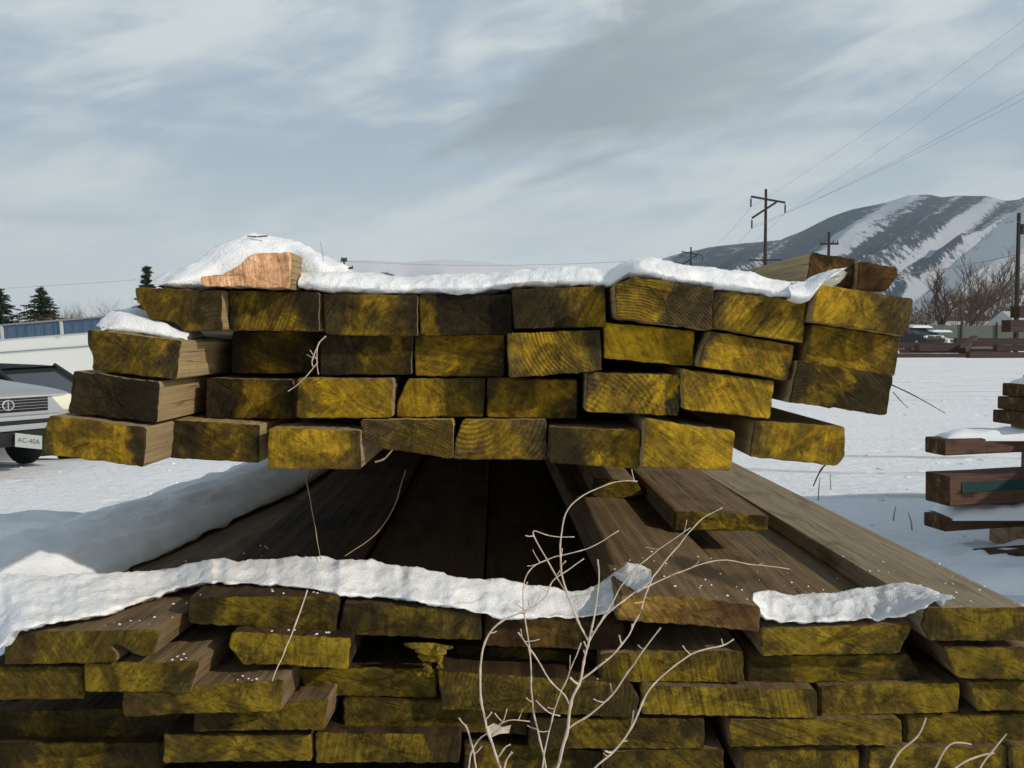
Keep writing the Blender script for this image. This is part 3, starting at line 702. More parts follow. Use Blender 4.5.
snow_loft('snow_strip', strip(rough_tab([(753, 594, 604, .04), (758, 591, 612, .06), (765, 589, 620, .07), (785, 592, 624, .07), (810, 594, 624, .07), (835, 592, 622, .07), (860, 588, 621, .075), (880, 585, 620, .08), (900, 583, 618, .085), (918, 584, 612, .085), (935, 590, 602, .06), (952, 597, 599, .03)]), lambda x: interp([(870, .945), (893, .928), (915, .905), (952, .89)], x)), 'separate white snow patch at the right end of the front edge', 'snow', amp=.0035, fr=30)
# ridge running back along the left edge
def ridge(path, label, amp=.005):
    secs = []
    n = len(path)
    for i, (c, hw, h) in enumerate(path):
        c = Vector(c)
        d = (Vector(path[min(i + 1, n - 1)][0]) - Vector(path[max(i - 1, 0)][0])).normalized(); s = Vector((d.y, -d.x, 0)) * hw
        z = Vector((0, 0, 1))
        secs.append([c - s * 1.0, c - s * .96 + z * h * .45, c - s * .6 + z * h * .86, c + z * h, c + s * .45 + z * h * .80, c + s * .8 + z * h * .42, c + s + z * h * .08, c + s * .95 - z * .01, c - s * .9 - z * .01])
    return snow_loft('snow_strip', secs, label, 'snow', amp=amp, fr=22)
ridge([((-.60, .99, 1.125), .10, .030), ((-.545, 1.06, 1.132), .085, .042), ((-.498, 1.19, 1.138), .062, .046), ((-.474, 1.31, 1.14), .055, .048), ((-.443, 1.5, 1.142), .05, .048), ((-.418, 1.72, 1.142), .05, .05), ((-.41, 2.1, 1.142), .05, .05), ((-.42, 2.6, 1.142), .05, .045)], 'shaded snow bank running back along the left edge of the lower stack', .009)
ridge([((-.47, 1.30, 1.13), .04, .03), ((-.56, 1.27, 1.138), .045, .036), ((-.68, 1.26, 1.139), .045, .036), ((-.82, 1.26, 1.139), .045, .036), ((-1.0, 1.26, 1.139), .045, .034)], 'bluish snow on the board end at far left', .006)

# ------------------------------------------------------------------ small splinters, straws, twigs
def stalks(name, parts, label, cat, Y, mat=STRAW, single=None):
    """parts: list of (part name, pixel polyline, start radius, end radius, dY start, dY end)"""
    first = parts[0]
    base = P(*first[1][0], Y)
    root = None
    if len(parts) > 1:
        root = empty(name, base, 0, label, cat)
    for (pn, pl, r0, r1, d0, d1) in parts:
        n = len(pl)
        pts = smooth_path([P(x, y, Y + d0 + (d1 - d0) * i / (n - 1)) - base for i, (x, y) in enumerate(pl)], 5)
        m_ = len(pts)
        rad = [.70 * (r0 + (r1 - r0) * i / (m_ - 1)) * (1 + .18 * mnoise.noise(Vector((i * .9, r0 * 1e4, pl[0][0])))) for i in range(m_)]
        pts = [p + Vector((mnoise.noise(p * 70), 0, mnoise.noise(p * 70 + Vector((5, 5, 5))))) * .0009 for p in pts]
        if root is not None: rad[-1] *= 1.5; rad[-2] *= 1.25
        for q in range(4, m_ - 2, 5): rad[q] *= 1.35
        bm = bmesh.new(); tube(bm, pts, rad, 6)
        # knotty nodes and short broken twigs
        rng = random.Random(str(pl))
        if root is not None and m_ > 14:
            for q in range(int(m_ / 8)):
                i = rng.randrange(3, m_ - 1); d = Vector((rng.uniform(-1, 1), rng.uniform(-.6, .6), rng.uniform(-.1, 1))).normalized()
                l = rng.uniform(.004, .013)
                tube(bm, [pts[i], pts[i] + d * l * .6, pts[i] + d * l + Vector((0, 0, .001))], [rad[i] * .8, rad[i] * .6, rad[i] * .75], 5)
        o = obj(pn if root else name, bm, mat, root, angle=60, loc=None if root else base)
        if not root: props(o, label, cat)
    return root

stalks('dry_weed', [
 ('stem', [(548, 800), (557, 768), (568, 727), (572, 699), (580, 681), (585, 658), (589, 642), (593, 622), (595, 609), (599, 585), (598, 559)], .0020, .0007, -.02, .0),
 ('twig', [(580, 681), (603, 663), (626, 640), (639, 614), (649, 585), (657, 572), (679, 545), (700, 521), (722, 508)], .0012, .0006, -.008, .04),
 ('twig', [(569, 728), (590, 714), (613, 694), (631, 668), (647, 645), (661, 628)], .0012, .0007, -.015, -.03),
 ('twig', [(589, 642), (603, 619), (629, 596), (655, 583), (685, 570), (720, 560), (755, 565), (789, 569)], .0012, .0005, -.005, .03),
 ('twig', [(589, 642), (575, 614), (564, 585), (561, 560), (561, 540), (566, 513), (584, 495), (615, 482), (638, 481)], .0012, .0006, -.005, .02),
 ('twig', [(564, 590), (549, 563), (533, 532), (550, 536), (574, 537)], .0009, .0005, .002, .02),
 ('twig', [(569, 704), (564, 694), (549, 678), (531, 650), (518, 632)], .0010, .0008, -.015, .0),
 ('twig', [(590, 640), (603, 618), (616, 596), (629, 575), (652, 555), (690, 528)], .0009, .0005, -.005, .01),
], 'tall pale dead weed with many thin branches before the lower stack', 'dead weed', .82)
stalks('dry_weed', [
 ('stem', [(508, 800), (500, 768), (487, 727), (481, 694), (481, 665), (487, 637), (505, 619), (530, 609), (545, 597), (553, 582), (568, 570), (584, 559)], .0015, .0006, -.02, .02),
 ('twig', [(503, 775), (506, 760), (512, 752)], .0009, .0010, -.02, -.02),
], 'curved pale weed stalk arching left of the branched weed', 'dead weed', .80)
stalks('dry_weed', [
 ('stem', [(550, 800), (546, 768), (539, 735), (533, 709), (531, 673), (529, 645), (524, 609), (524, 585), (531, 569), (549, 559), (588, 548), (619, 531)], .0012, .0006, .0, .05),
 ('twig', [(540, 795), (542, 768), (546, 745), (555, 709), (567, 678), (581, 643)], .0011, .0007, .0, .0),
 ('twig', [(536, 700), (548, 712), (560, 716)], .0008, .0009, .0, .0),
], 'thin weed stalk bending right behind the branched weed', 'dead weed', .85)
stalks('dry_weed', [
 ('stem', [(585, 790), (595, 768), (617, 748), (634, 722), (644, 699), (657, 681), (678, 663), (700, 651), (724, 645), (734, 639)], .0014, .0008, -.02, .0),
 ('twig', [(617, 748), (622, 742), (627, 741)], .0008, .0008, -.015, -.015),
], 'weed stalk leaning right with its tip below the raised board', 'dead weed', .81)
lw = stalks('dry_weed', [
 ('stem', [(466, 800), (469, 768), (472, 750), (485, 735), (508, 721), (530, 722)], .0012, .0006, .0, .0),
 ('twig', [(480, 800), (476, 768), (470, 737), (465, 725)], .0011, .0010, .0, .0),
 ('twig', [(498, 757), (505, 748), (511, 745)], .0010, .0009, .0, .0),
], 'short weed with a withered pale leaf at lower centre left', 'dead weed', .81)
bm = bmesh.new()
pl = [(487, 727), (494, 723), (503, 727), (511, 725), (509, 733), (499, 734), (490, 738)]
b0 = P(469, 800, .81); b1 = P(466, 800, .81)
vs = [bm.verts.new(P(x, y, .80 + .004 * math.sin(i * 2)) - b1) for i, (x, y) in enumerate(pl)]
vs2 = [bm.verts.new(P(x, y, .8008 + .004 * math.sin(i * 2)) - b1) for i, (x, y) in enumerate(pl)]
bm.faces.new(vs); bm.faces.new(vs2[::-1])
for i in range(len(vs)): bm.faces.new((vs[i], vs[(i + 1) % len(vs)], vs2[(i + 1) % len(vs)], vs2[i]))
obj('leaf', bm, STRAW, lw, smooth=False)
for pl, lab in (([(880, 790), (890, 768), (901, 750), (919, 735), (926, 718)], 'single bent pale stalk, leftmost of the weeds at lower right'),
                ([(922, 790), (935, 768), (950, 744), (971, 745)], 'pale stalk hooked over at its tip, lower right'),
                ([(940, 785), (955, 768), (979, 756), (994, 753)], 'low arching pale stalk at lower right'),
                ([(968, 795), (980, 768), (993, 750), (1007, 734)], 'straight slanting stalk, rightmost weed of the lower right'),
                ):
    stalks('weed_stalk', [('stem', pl, .0014, .0010, 0, 0)], lab, 'dead weed', .82)
stalks('straw', [('s', [(308, 590), (293, 630), (283, 655), (272, 681)], .0010, .0007, -.02, -.05)], 'pale straw hanging down over the front from the snow ridge', 'straw', .93)
stalks('straw', [('s', [(302, 462), (310, 500), (318, 545), (321, 560)], .0007, .0006, 0, -.05)], 'thin brown straw upright in the shade under the upper stack', 'straw', 1.06, STRAW_B)
stalks('straw', [('s', [(405, 470), (395, 505), (375, 535), (345, 556)], .0008, .0007, .03, -.05)], 'curved brown straw behind the front snow ridge', 'straw', 1.06, STRAW_B)
stalks('straw', [('s', [(326, 336), (318, 346), (317, 362), (319, 375)], .0008, .0005, 0, 0), ('fibre', [(318, 362), (306, 377), (288, 391)], .0006, .0004, 0, -.01), ('fibre', [(320, 342), (312, 360), (314, 368)], .0011, .0005, 0, 0)], 'wisp of straw caught between boards of the upper stack', 'straw', .925, STRAW)
stalks('straw', [('s', [(325, 268), (322, 252), (320, 241)], .0005, .0003, 0, 0)], 'hair thin stalk standing in the snow on the upper stack', 'straw', .98, STRAW_B)
stalks('twig', [('s', [(247, 236), (256, 236.5), (268, 236)], .0007, .0010, 0, 0)], 'dark twig lying on the snow peak', 'twig', .99, BARK)
stalks('twig', [('s', [(828, 462), (820, 472), (813, 486)], .0013, .0008, 0, 0)], 'dark twig hanging below the lone bottom row board', 'twig', .96, BARK)
stalks('twig', [('s', [(375, 462), (385, 458), (393, 450)], .0014, .0010, 0, 0)], 'short twig stuck under the curved bottom row board', 'twig', .95, STRAW_B)
stalks('twig', [('s', [(890, 384), (915, 396), (945, 413)], .012, .005, .3, -.3)], 'thin dark twig poking out of the open snow field', 'twig', 10.5, BARK)
stalks('twig', [('s', [(893, 392), (900, 400), (908, 408)], .007, .004, .2, -.2)], 'shorter twig beside the long one on the snow field', 'twig', 10.2, BARK)
for (x, y0, y1, dx, lab) in ((818, 500, 478, 2, 'dry grass blade in lit snow nearest the lower stack'), (893, 521, 506, 3, 'upright dry grass blade in the shaded snow'), (913, 530, 512, -5, 'left leaning dry grass blade in the shaded snow'), (831, 490, 474, -1, 'thin grass blade in the snow below the dark hanging twig')):
    yg = EYE * F / (y0 - 335)
    base = P(x, y0 + 2, yg)
    bm = bmesh.new(); tube(bm, [Vector((0, 0, -.05)), P(x + dx * .4, (y0 + y1) / 2, yg) - base, P(x + dx, y1, yg) - base], [.006, .005, .003], 5)
    props(obj('grass_blade', bm, STRAW_B, loc=base), lab, 'grass blade', 'grass blades in the snow')
# splintered chunk jammed in the gap of the second row
bm = bmesh.new(); rng = random.Random(3)
base = P(428, 660, .955)
for (x0, y0, x1, y1, wd) in ((405, 645, 452, 648, 7), (414, 650, 446, 652, 12), (418, 657, 440, 658, 12), (437, 652, 441, 668, 7), (424, 664, 434, 676, 7), (414, 672, 432, 675, 5)):
    a = P(x0, y0, .955 + rng.uniform(-.008, .008)) - base; b = P(x1, y1, .955 + rng.uniform(-.008, .008)) - base
    r_ = wd / F * .955 / 2
    pts = [a.lerp(b, u) + Vector((rng.uniform(-.001, .001), rng.uniform(-.004, .004), rng.uniform(-.0015, .0015))) for u in (0, .2, .4, .6, .8, 1)]
    tube(bm, pts, [r_ * .45, r_ * rng.uniform(.7, 1.1), r_ * rng.uniform(.8, 1.2), r_ * rng.uniform(.6, 1.1), r_ * rng.uniform(.7, 1.1), r_ * .4], 7)
o = obj('wood_splinter', bm, END_LOW, angle=25, loc=base); o.color = (.35, .5, .2, 1.25)
props(o, 'jagged yellowish splintered chunk jammed in the dark gap of the lower stack', 'splinter')

# ------------------------------------------------------------------ timber stack at right
TM = [END_BROWN, SIDE_RED]
TEAL = flat('teal_stain', (.018, .050, .050), .8, .15, var=.3, sc_=6)
def snow_bed(c, sx, sy, h, label, parent=None, seed=1, group=None):
    bm = bmesh.new(); nx, ny = 36, 12; g = []
    for j in range(ny + 1):
        row = []
        for i in range(nx + 1):
            u, v = i / nx * 2 - 1, j / ny * 2 - 1
            e = max(0, 1 - abs(u) ** 6) * max(0, 1 - abs(v) ** 4)
            z = h * (e ** .5) * (1 + .45 * mnoise.noise(Vector((u * sx * 4 + seed * 7, v * sy * 5, seed)))) 
            row.append(bm.verts.new((u * sx / 2 * (1 + .03 * mnoise.noise(Vector((u * 5, v * 5, seed)))), v * sy / 2, z)))
        g.append(row)
    for a, b in zip(g, g[1:]):
        for i in range(nx): bm.faces.new((a[i], a[i + 1], b[i + 1], b[i]))
    # underside closes the slab
    lo = [bm.verts.new((p.co.x, p.co.y, -.01)) for p in g[0]]; hi = [bm.verts.new((p.co.x, p.co.y, -.01)) for p in g[-1]]
    for i in range(nx):
        bm.faces.new((lo[i], lo[i + 1], g[0][i + 1], g[0][i])); bm.faces.new((g[-1][i], g[-1][i + 1], hi[i + 1], hi[i])); bm.faces.new((hi[i], hi[i + 1], lo[i + 1], lo[i]))
    bmesh.ops.recalc_face_normals(bm, faces=bm.faces)
    o = obj('snow_cover', bm, SNOW_FAR, angle=80, loc=c)
    return props(o, label, 'snow', group)
tg = 'timbers of the open stack at right'
def long_t(x0, z0, z1, y, w_, x1, label):
    return timber('heavy_timber', (x0, y, (z0 + z1) / 2), (x1, y + .25, (z0 + z1) / 2 + .02), (w_, z1 - z0), TM, label, 'timber', tg, bev=.008)
long_t(2.53, .69, .785, 5.95, .20, 3.78, 'snow topped brown timber of the right stack, second long one from top')
tt = long_t(2.59, .375, .555, 6.05, .24, 3.78, 'dark reddish timber with a teal stained side, right stack')
bm = bmesh.new(); box(bm, (0, 0, 0), (.003, 1.1, .064)); te = obj('teal_stripe', bm, TEAL, tt, smooth=False)
te.location = (.1255, .02, .022)
long_t(2.62, .20, .285, 6.15, .22, 3.78, 'lowest timber of the right stack, half sunk in snow')
long_t(2.75, .05, .14, 5.75, .22, 3.78, 'timber buried at ground level in front of the right stack')
for k, (x, z0, z1, lab) in enumerate(((3.50, .475, .69, 'between the two long timbers'), (3.50, .285, .375, 'under the teal stained timber'))):
    timber('stacking_block', (x, 5.75, (z0 + z1) / 2), (x, 6.6, (z0 + z1) / 2), (.22, z1 - z0 - .004), TM, 'short cross block ' + lab, 'block', bev=.008)
for k, (x0, z0, z1) in enumerate(((2.98, .80, .885), (3.02, .885, .985), (2.985, .985, 1.10))):
    pass
for (x0, z0, z1, lab) in ((2.985, .865, .945, 'lowest'), (3.01, .945, 1.025, 'middle'), (3.04, 1.025, 1.105, 'top')):
    timber('short_timber', (x0, 6.0, (z0 + z1) / 2), (x0 + .75, 6.1, (z0 + z1) / 2), (.3, z1 - z0 - .003), TM, f'{lab} of three short timbers piled at the upper right stack end', 'timber', 'short timbers on the right stack', bev=.006)
timber('stacking_block', (3.3, 5.8, .826), (3.3, 6.4, .826), (.2, .074), TM, 'short cross block under the three short timbers', 'block', bev=.006)
snow_bed((3.18, 6.0, .782), 1.2, .19, .055, 'snow lying along the second long timber of the right stack', seed=1)
snow_bed((3.42, 6.04, 1.100), .72, .28, .05, 'snow on top of the short timbers', seed=2)
snow_bed((3.22, 6.18, .286), 1.1, .34, .075, 'snow mound over the lowest timber', seed=3)
snow_bed((3.9, 5.75, .0), 3.3, 1.0, .14, 'low snow drift at the foot of the right timber stack', seed=4)
for k in range(4):
    for q in range(5):
        timber('heavy_timber', (4.02 + .27 * q, 4.3, .16 + .27 * k), (4.02 + .27 * q, 7.6, .16 + .27 * k), (.255, .262), TM, 'heavy timber of the block stack further right', 'timber', 'timbers of the further right stack', bev=.008)
timber('support_beam', (3.4, 5.5, .09), (3.4, 6.8, .09), (.25, .2), [END_BROWN, SIDE_LOW], 'bearer under the right timber stack, buried in snow', 'beam')

# ------------------------------------------------------------------ left: parked cars, shed
SILVER = flat('silver_paint', (.36, .38, .385), .35, .5, metal=.25, var=.06, sc_=2)
DARKP = flat('dark_paint', (.022, .025, .028), .55, .3, var=.1, sc_=2)
BLACK = flat('black_plastic', (.012, .012, .013), .6, .3)
RUBBER = flat('rubber', (.02, .02, .02), .85, .2)
GLASS = flat('dark_glass', (.03, .036, .04), .08, .7)
LENS = flat('lamp_lens', (.70, .70, .55), .25, .6, var=.08)
CHROME = flat('chrome', (.62, .62, .62), .25, .6, metal=.7)
PLATE = flat('plate_white', (.33, .36, .34), .5, .3, var=.06)
INK = flat('plate_ink', (.03, .05, .08), .6, .2)
RIM = flat('rim_steel', (.35, .36, .37), .4, .5, metal=.5)

def text_obj(name, body, size, mat, parent, loc, rot, depth=.002):
    cu = bpy.data.curves.new(name, 'FONT'); cu.body = body; cu.size = size; cu.align_x = 'CENTER'; cu.align_y = 'CENTER'; cu.extrude = depth
    tmp = bpy.data.objects.new('tmp', cu); C.objects.link(tmp)
    bpy.context.view_layer.update()
    me = bpy.data.meshes.new_from_object(tmp.evaluated_get(bpy.context.evaluated_depsgraph_get())); bpy.data.objects.remove(tmp)
    me.materials.clear(); me.materials.append(mat)
    o = bpy.data.objects.new(name, me); C.objects.link(o); o.parent = parent; o.location = loc; o.rotation_euler = rot
    return o

def car(loc, rz, paint, label, detail=True):
    root = empty('parked_car', loc, rz, label, 'car')
    # x forward, y left. body stations: x, half width, z bottom, z top
    bm = bmesh.new()
    st = [(2.12, .70, .42, .66), (2.10, .76, .36, .80), (2.02, .79, .32, .855), (1.7, .815, .30, .885), (1.2, .825, .26, .92), (.75, .83, .24, .955), (0, .83, .24, .96), (-1.0, .83, .24, .965), (-1.45, .825, .28, .96), (-1.9, .80, .32, .93), (-2.08, .77, .36, .88), (-2.12, .70, .44, .70)]
    prev = None
    for (x, hw, zb, zt) in st:
        r_ = []
        for (fy, fz) in ((0, 1.012), (.55, 1.006), (.86, .985), (.97, .93), (1.0, .75), (1.0, .45), (.97, .12), (.88, 0), (0, -.0)):
            r_.append((fy, fz))
        full = r_ + [(-a, b) for a, b in r_[-2:0:-1]]
        ring = [bm.verts.new((x, hw * a, zb + (zt - zb) * b)) for a, b in full]
        if prev:
            for k in range(len(ring)): bm.faces.new((prev[k], prev[(k + 1) % len(ring)], ring[(k + 1) % len(ring)], ring[k]))
        else: bm.faces.new(ring)
        prev = ring
    bm.faces.new(prev[::-1]); bmesh.ops.recalc_face_normals(bm, faces=bm.faces)
    obj('body', bm, paint, root, angle=35)
    # cabin: glass house and roof
    bm = bmesh.new(); sec = [(.80, .72, .95), (.10, .60, 1.34), (-1.05, .60, 1.34), (-1.62, .70, .95)]
    v = [[bm.verts.new((x, y, z)) for y in (-hw, hw)] for x, hw, z in sec]
    for a, b in zip(v, v[1:]): bm.faces.new((a[0], a[1], b[1], b[0]))
    bm.faces.new((v[0][0], v[1][0], v[2][0], v[3][0])); bm.faces.new((v[0][1], v[3][1], v[2][1], v[1][1]))
    bmesh.ops.recalc_face_normals(bm, faces=bm.faces); obj('window_glass', bm, GLASS, root, smooth=False)
    bm = bmesh.new(); g = []
    for i in range(9):
        u = i / 8; x = .17 - 1.29 * u
        g.append([bm.verts.new((x, .625 * q, 1.352 + .045 * (1 - (2 * u - 1) ** 2) * (1 - q * q * .7) - (.025 if abs(q) == 1 else 0))) for q in (-1, -.85, -.4, 0, .4, .85, 1)])
    for a, b in zip(g, g[1:]):
        for k in range(6): bm.faces.new((a[k], a[k + 1], b[k + 1], b[k]))
    bmesh.ops.solidify(bm, geom=bm.faces[:], thickness=.03); obj('roof', bm, paint, root, angle=35)
    for (x0, z0, x1, z1, y0, y1) in ((.82, .95, .10, 1.36, .735, .61), (-.45, .96, -.45, 1.35, .74, .615), (-1.64, .95, -1.05, 1.36, .715, .61)):
        for s_ in (-1, 1):
            bm = bmesh.new(); tube(bm, [(x0, s_ * y0, z0), (x1, s_ * y1, z1)], [.04, .035], 6); obj('roof_pillar', bm, paint, root)
    for x in (1.28, -1.25):
        for s_ in (-1, 1):
            bm = bmesh.new(); pr = [(0, .19), (.02, .27), (.06, .30), (.14, .30), (.18, .27), (.20, .19)]
            rr = []
            for (yy, r_) in pr: rr.append([bm.verts.new((r_ * math.cos(2 * math.pi * k / 24), (yy - .1) * 1.0, r_ * math.sin(2 * math.pi * k / 24))) for k in range(24)])
            for a, b in zip(rr, rr[1:]):
                for k in range(24): bm.faces.new((a[k], a[(k + 1) % 24], b[(k + 1) % 24], b[k]))
            for e in (rr[0], rr[-1]): bm.faces.new(e)
            bmesh.ops.recalc_face_normals(bm, faces=bm.faces)
            wh = obj('wheel', bm, RUBBER, root, angle=40, loc=(x, s_ * .74, .30))
            bm = bmesh.new(); bmesh.ops.create_cone(bm, segments=24, radius1=.19, radius2=.15, depth=.03, cap_ends=True, matrix=Matrix.Rotation(R(90 if s_ < 0 else -90), 4, 'X'))
            obj('rim', bm, RIM, wh, loc=(0, s_ * .105, 0))
    # nose: grille, lamps, bumper, plate
    bm = bmesh.new(); box(bm, (2.118, 0, .722), (.02, .90, .145), 0, 0, .006); gr = obj('grille', bm, BLACK, root)
    for k in range(4):
        bm = bmesh.new(); box(bm, (2.13, 0, .68 + .03 * k), (.008, .88, .003)); obj('grille_bar', bm, CHROME, gr, smooth=False)
    bm = bmesh.new(); tube(bm, [(2.137, .06 * math.cos(a * math.pi / 12), .725 + .048 * math.sin(a * math.pi / 12)) for a in range(25)], .008, 6)
    box(bm, (2.135, 0, .725), (.008, .012, .08), 0, 0); obj('badge', bm, CHROME, gr)
    bm = bmesh.new(); box(bm, (2.10, 0, .803), (.05, 1.36, .022), 0, 0, .006); obj('grille_surround', bm, CHROME, gr)
    for s_ in (-1, 1):
        bm = bmesh.new(); box(bm, (2.085, s_ * .595, .725), (.06, .30, .165), 0, s_ * R(-9), .012); lf = obj('headlight', bm, LENS, root)
        bm = bmesh.new(); box(bm, (2.03, s_ * .765, .725), (.12, .07, .135), 0, s_ * R(-20), .012); obj('turn_signal', bm, LENS, root)
        bm = bmesh.new(); box(bm, (-2.11, s_ * .58, .76), (.04, .30, .14), 0, 0, .012); obj('tail_light', bm, flat('red_lens', (.25, .01, .01), .3, .5) if s_ < 0 else bpy.data.materials['red_lens'], root)
    for (x, nm) in ((2.17, 'front_bumper'), (-2.17, 'rear_bumper')):
        bm = bmesh.new(); box(bm, (x, 0, .545), (.13, 1.64, .15), 0, 0, .03); bmp = obj(nm, bm, paint, root)
        bm = bmesh.new(); box(bm, (x + (.064 if x > 0 else -.064), 0, .555), (.012, 1.58, .045), 0, 0, .004); obj('rubber_strip', bm, BLACK, bmp)
    bm = bmesh.new(); box(bm, (2.11, 0, .41), (.16, 1.56, .20), 0, 0, .03); obj('air_dam', bm, BLACK, root)
    if detail:
        bm = bmesh.new(); box(bm, (0, 0, 0), (.006, .29, .14), 0, 0, 0); pt = obj('license_plate', bm, PLATE, root, smooth=False, loc=(2.26, .13, .36)); pt.rotation_euler = (R(-11), R(-14), 0)
        text_obj('plate_letters', 'AC-40A', .072, INK, pt, (.0035, 0, 0), (R(90), 0, R(90)), .0008)
    return root
CAR_YAW = R(-30)
hd = Vector((math.cos(CAR_YAW), math.sin(CAR_YAW), 0))
nose = Vector(((6 - 512) / F * 10.0, 10.0, 0))
car((nose.x - hd.x * 2.12, nose.y - hd.y * 2.12, gz(nose.x, nose.y) - .03), CAR_YAW, SILVER, 'silver sedan with oval grille badge and bent front plate, left edge')
car((-7.25, 12.9, -.36), R(172), DARKP, 'dark car with curved roof parked behind the silver sedan', False)

WALL = flat('white_siding', (.86, .86, .80), .7, .3, var=.03, sc_=1)
def metal_blue():
    m, t = new_mat('blue_metal')
    co = t.nd('ShaderNodeTexCoord').outputs['Object']
    s = t.nd('ShaderNodeSeparateXYZ', {0: co}).outputs
    st_ = t.sm(t.m('SINE', t.m('MULTIPLY', s[0], 28)), -.3, .6)
    n = t.noise(co, 2.5, 5, .6)
    c = t.mix(n, (.045, .085, .15), (.085, .14, .22))
    return finish(m, t, c, .45, st_, .8, .02, .4)
BLUE = metal_blue()
p0 = Vector((-12.6, 21.5, -1.22)); p1 = Vector((-7.0, 20.2, -.83)); dv = p1 - p0; Lb = dv.length
shed = empty('low_building', p0, math.atan2(dv.y, dv.x), 'long low white building with blue ribbed metal eave band', 'building')
shed.rotation_euler = (0, -math.atan2(dv.z, math.hypot(dv.x, dv.y)), math.atan2(dv.y, dv.x))
bm = bmesh.new(); box(bm, (Lb / 2, 3.0, 1.15), (Lb, 6.0, 2.5)); obj('wall', bm, WALL, shed, smooth=False)
bm = bmesh.new(); box(bm, (Lb / 2, 3.0, 2.535), (Lb + .1, 6.06, .27)); rf = obj('roof', bm, BLUE, shed, smooth=False)
bm = bmesh.new(); box(bm, (Lb / 2, 3.0, 2.69), (Lb + .16, 6.12, .035)); obj('roof_edge', bm, flat('grey_trim', (.25, .26, .25), .7), rf, smooth=False)
for k in range(4):
    bm = bmesh.new(); box(bm, (Lb * (.12 + .25 * k), -.045, 2.53), (.06, .03, .275)); obj('seam_cover', bm, flat('pale_trim', (.5, .52, .52), .6) if k == 0 else bpy.data.materials['pale_trim'], rf, smooth=False)
bm = bmesh.new(); box(bm, (Lb / 2, -.012, 2.12), (Lb, .02, .018)); obj('wall_trim', bm, bpy.data.materials['grey_trim'], shed, smooth=False)

# ------------------------------------------------------------------ trees and brush
NEEDLE = flat('needles', (.030, .042, .026), .8, .1, var=.5, sc_=1.2)
TWIGM = flat('bare_twigs', (.075, .050, .038), .9, .1, var=.4, sc_=.6)
BRUSHM = flat('brown_brush', (.10, .070, .050), .9, .1, var=.4, sc_=.5)
GREYB = flat('grey_brush', (.115, .095, .080), .9, .1, var=.35, sc_=.2)
def conifer(loc, h, wd, label, seed):
    rng = random.Random(seed); root = empty('conifer', loc, rng.uniform(0, 6), label, 'tree', 'evergreens beyond the low building')
    bm = bmesh.new(); tube(bm, [(0, 0, -.5), (0.02 * h, 0, h * .5), (0, 0, h * .98)], [h * .022, h * .014, h * .003], 7); obj('trunk', bm, BARK, root)
    bm = bmesh.new(); n = 34
    for i in range(n):
        u = i / n; z = h * (.10 + .9 * u); L = wd / 2 * (1 - u) ** .8 * rng.uniform(.65, 1.15) + .05 * h * (1 - u) + .02 * h
        nb = 6 if u < .8 else 4
        for k in range(nb):
            a = rng.uniform(0, 6.28); d = Vector((math.cos(a), math.sin(a), rng.uniform(-.1, .35)))
            l = L * rng.uniform(.6, 1.1); m_ = int(10 + l * 14)
            for q in range(m_):
                f = (q + rng.random()) / m_
                c = Vector((0, 0, z)) + d * l * f + Vector((0, 0, -.18 * l * f * f))
                s_ = h * .020 * rng.uniform(.7, 1.5) * (1.1 - .4 * f)
                ax = Vector((rng.uniform(-1, 1), rng.uniform(-1, 1), rng.uniform(-.5, .8))).normalized(); bx_ = ax.cross(Vector((rng.uniform(-1, 1), rng.uniform(-1, 1), .3))).normalized()
                ax = (ax + d).normalized() * s_ * 1.9; bx_ *= s_ * .6
                vs = [bm.verts.new(c - ax * .5 - bx_), bm.verts.new(c + ax), bm.verts.new(c - ax * .5 + bx_)]
                bm.faces.new(vs)
    obj('crown', bm, NEEDLE, root, smooth=False); return root
conifer((-42.3, 90, -1.0), 6.7, 7.4, 'broad dark evergreen behind the low building roof', 1)
conifer((-46.0, 90, -1.0), 6.6, 7.0, 'dark evergreen cut off by the left border, beyond the roof', 2)
conifer((-32.7, 90, -1.0), 8.6, 3.0, 'narrow evergreen top showing above the left end of the upper stack', 3)

def bare_tree(loc, h, spread, label, seed, mat, depth=5, cat='tree', group=None, name='bare_tree', split=3, trunk_r=.02, bushy=False):
    rng = random.Random(seed); root = empty(name, loc, 0, label, cat, group)
    bt = bmesh.new(); bc = bmesh.new()
    def grow(p, d, l, r, lev):
        n = 3; pts = [p]; q = p; dd = d
        for i in range(n):
            dd = (dd + Vector((rng.uniform(-.25, .25), rng.uniform(-.25, .25), rng.uniform(-.05, .12)))).normalized()
            q = q + dd * l / n; pts.append(q)
        tube(bt if lev == 0 else bc, pts, [r, r * .85, r * .72, r * .6], 5 if lev < 2 else 3)
        if lev >= depth: return
        for k in range(split if lev else split + (4 if bushy else 1)):
            f = rng.uniform(.35, 1.0) if k else 1.0
            b = pts[min(3, max(1, int(f * 3 + .4)))]
            a = rng.uniform(0, 6.28); sp = spread * rng.uniform(.5, 1.2)
            nd_ = (dd + Vector((math.cos(a) * sp, math.sin(a) * sp, rng.uniform(-.1, .35)))).normalized()
            grow(b, nd_, l * rng.uniform(.58, .82), r * .58, lev + 1)
    if bushy:
        for k in range(7):
            a = rng.uniform(0, 6.28); grow(Vector((math.cos(a) * h * .08, math.sin(a) * h * .08, -.3)), Vector((math.cos(a) * .35, math.sin(a) * .35, 1)).normalized(), h * .42, h * .008, 0 if k == 0 else 1)
    else:
        grow(Vector((0, 0, -.5)), Vector((0, 0, 1)), h * .36, h * trunk_r, 0)
    obj('trunk', bt, mat, root); obj('crown', bc, mat, root); return root
def at_ground(px, Y): return Vector(((px - 512) / F * Y, Y, -.1))
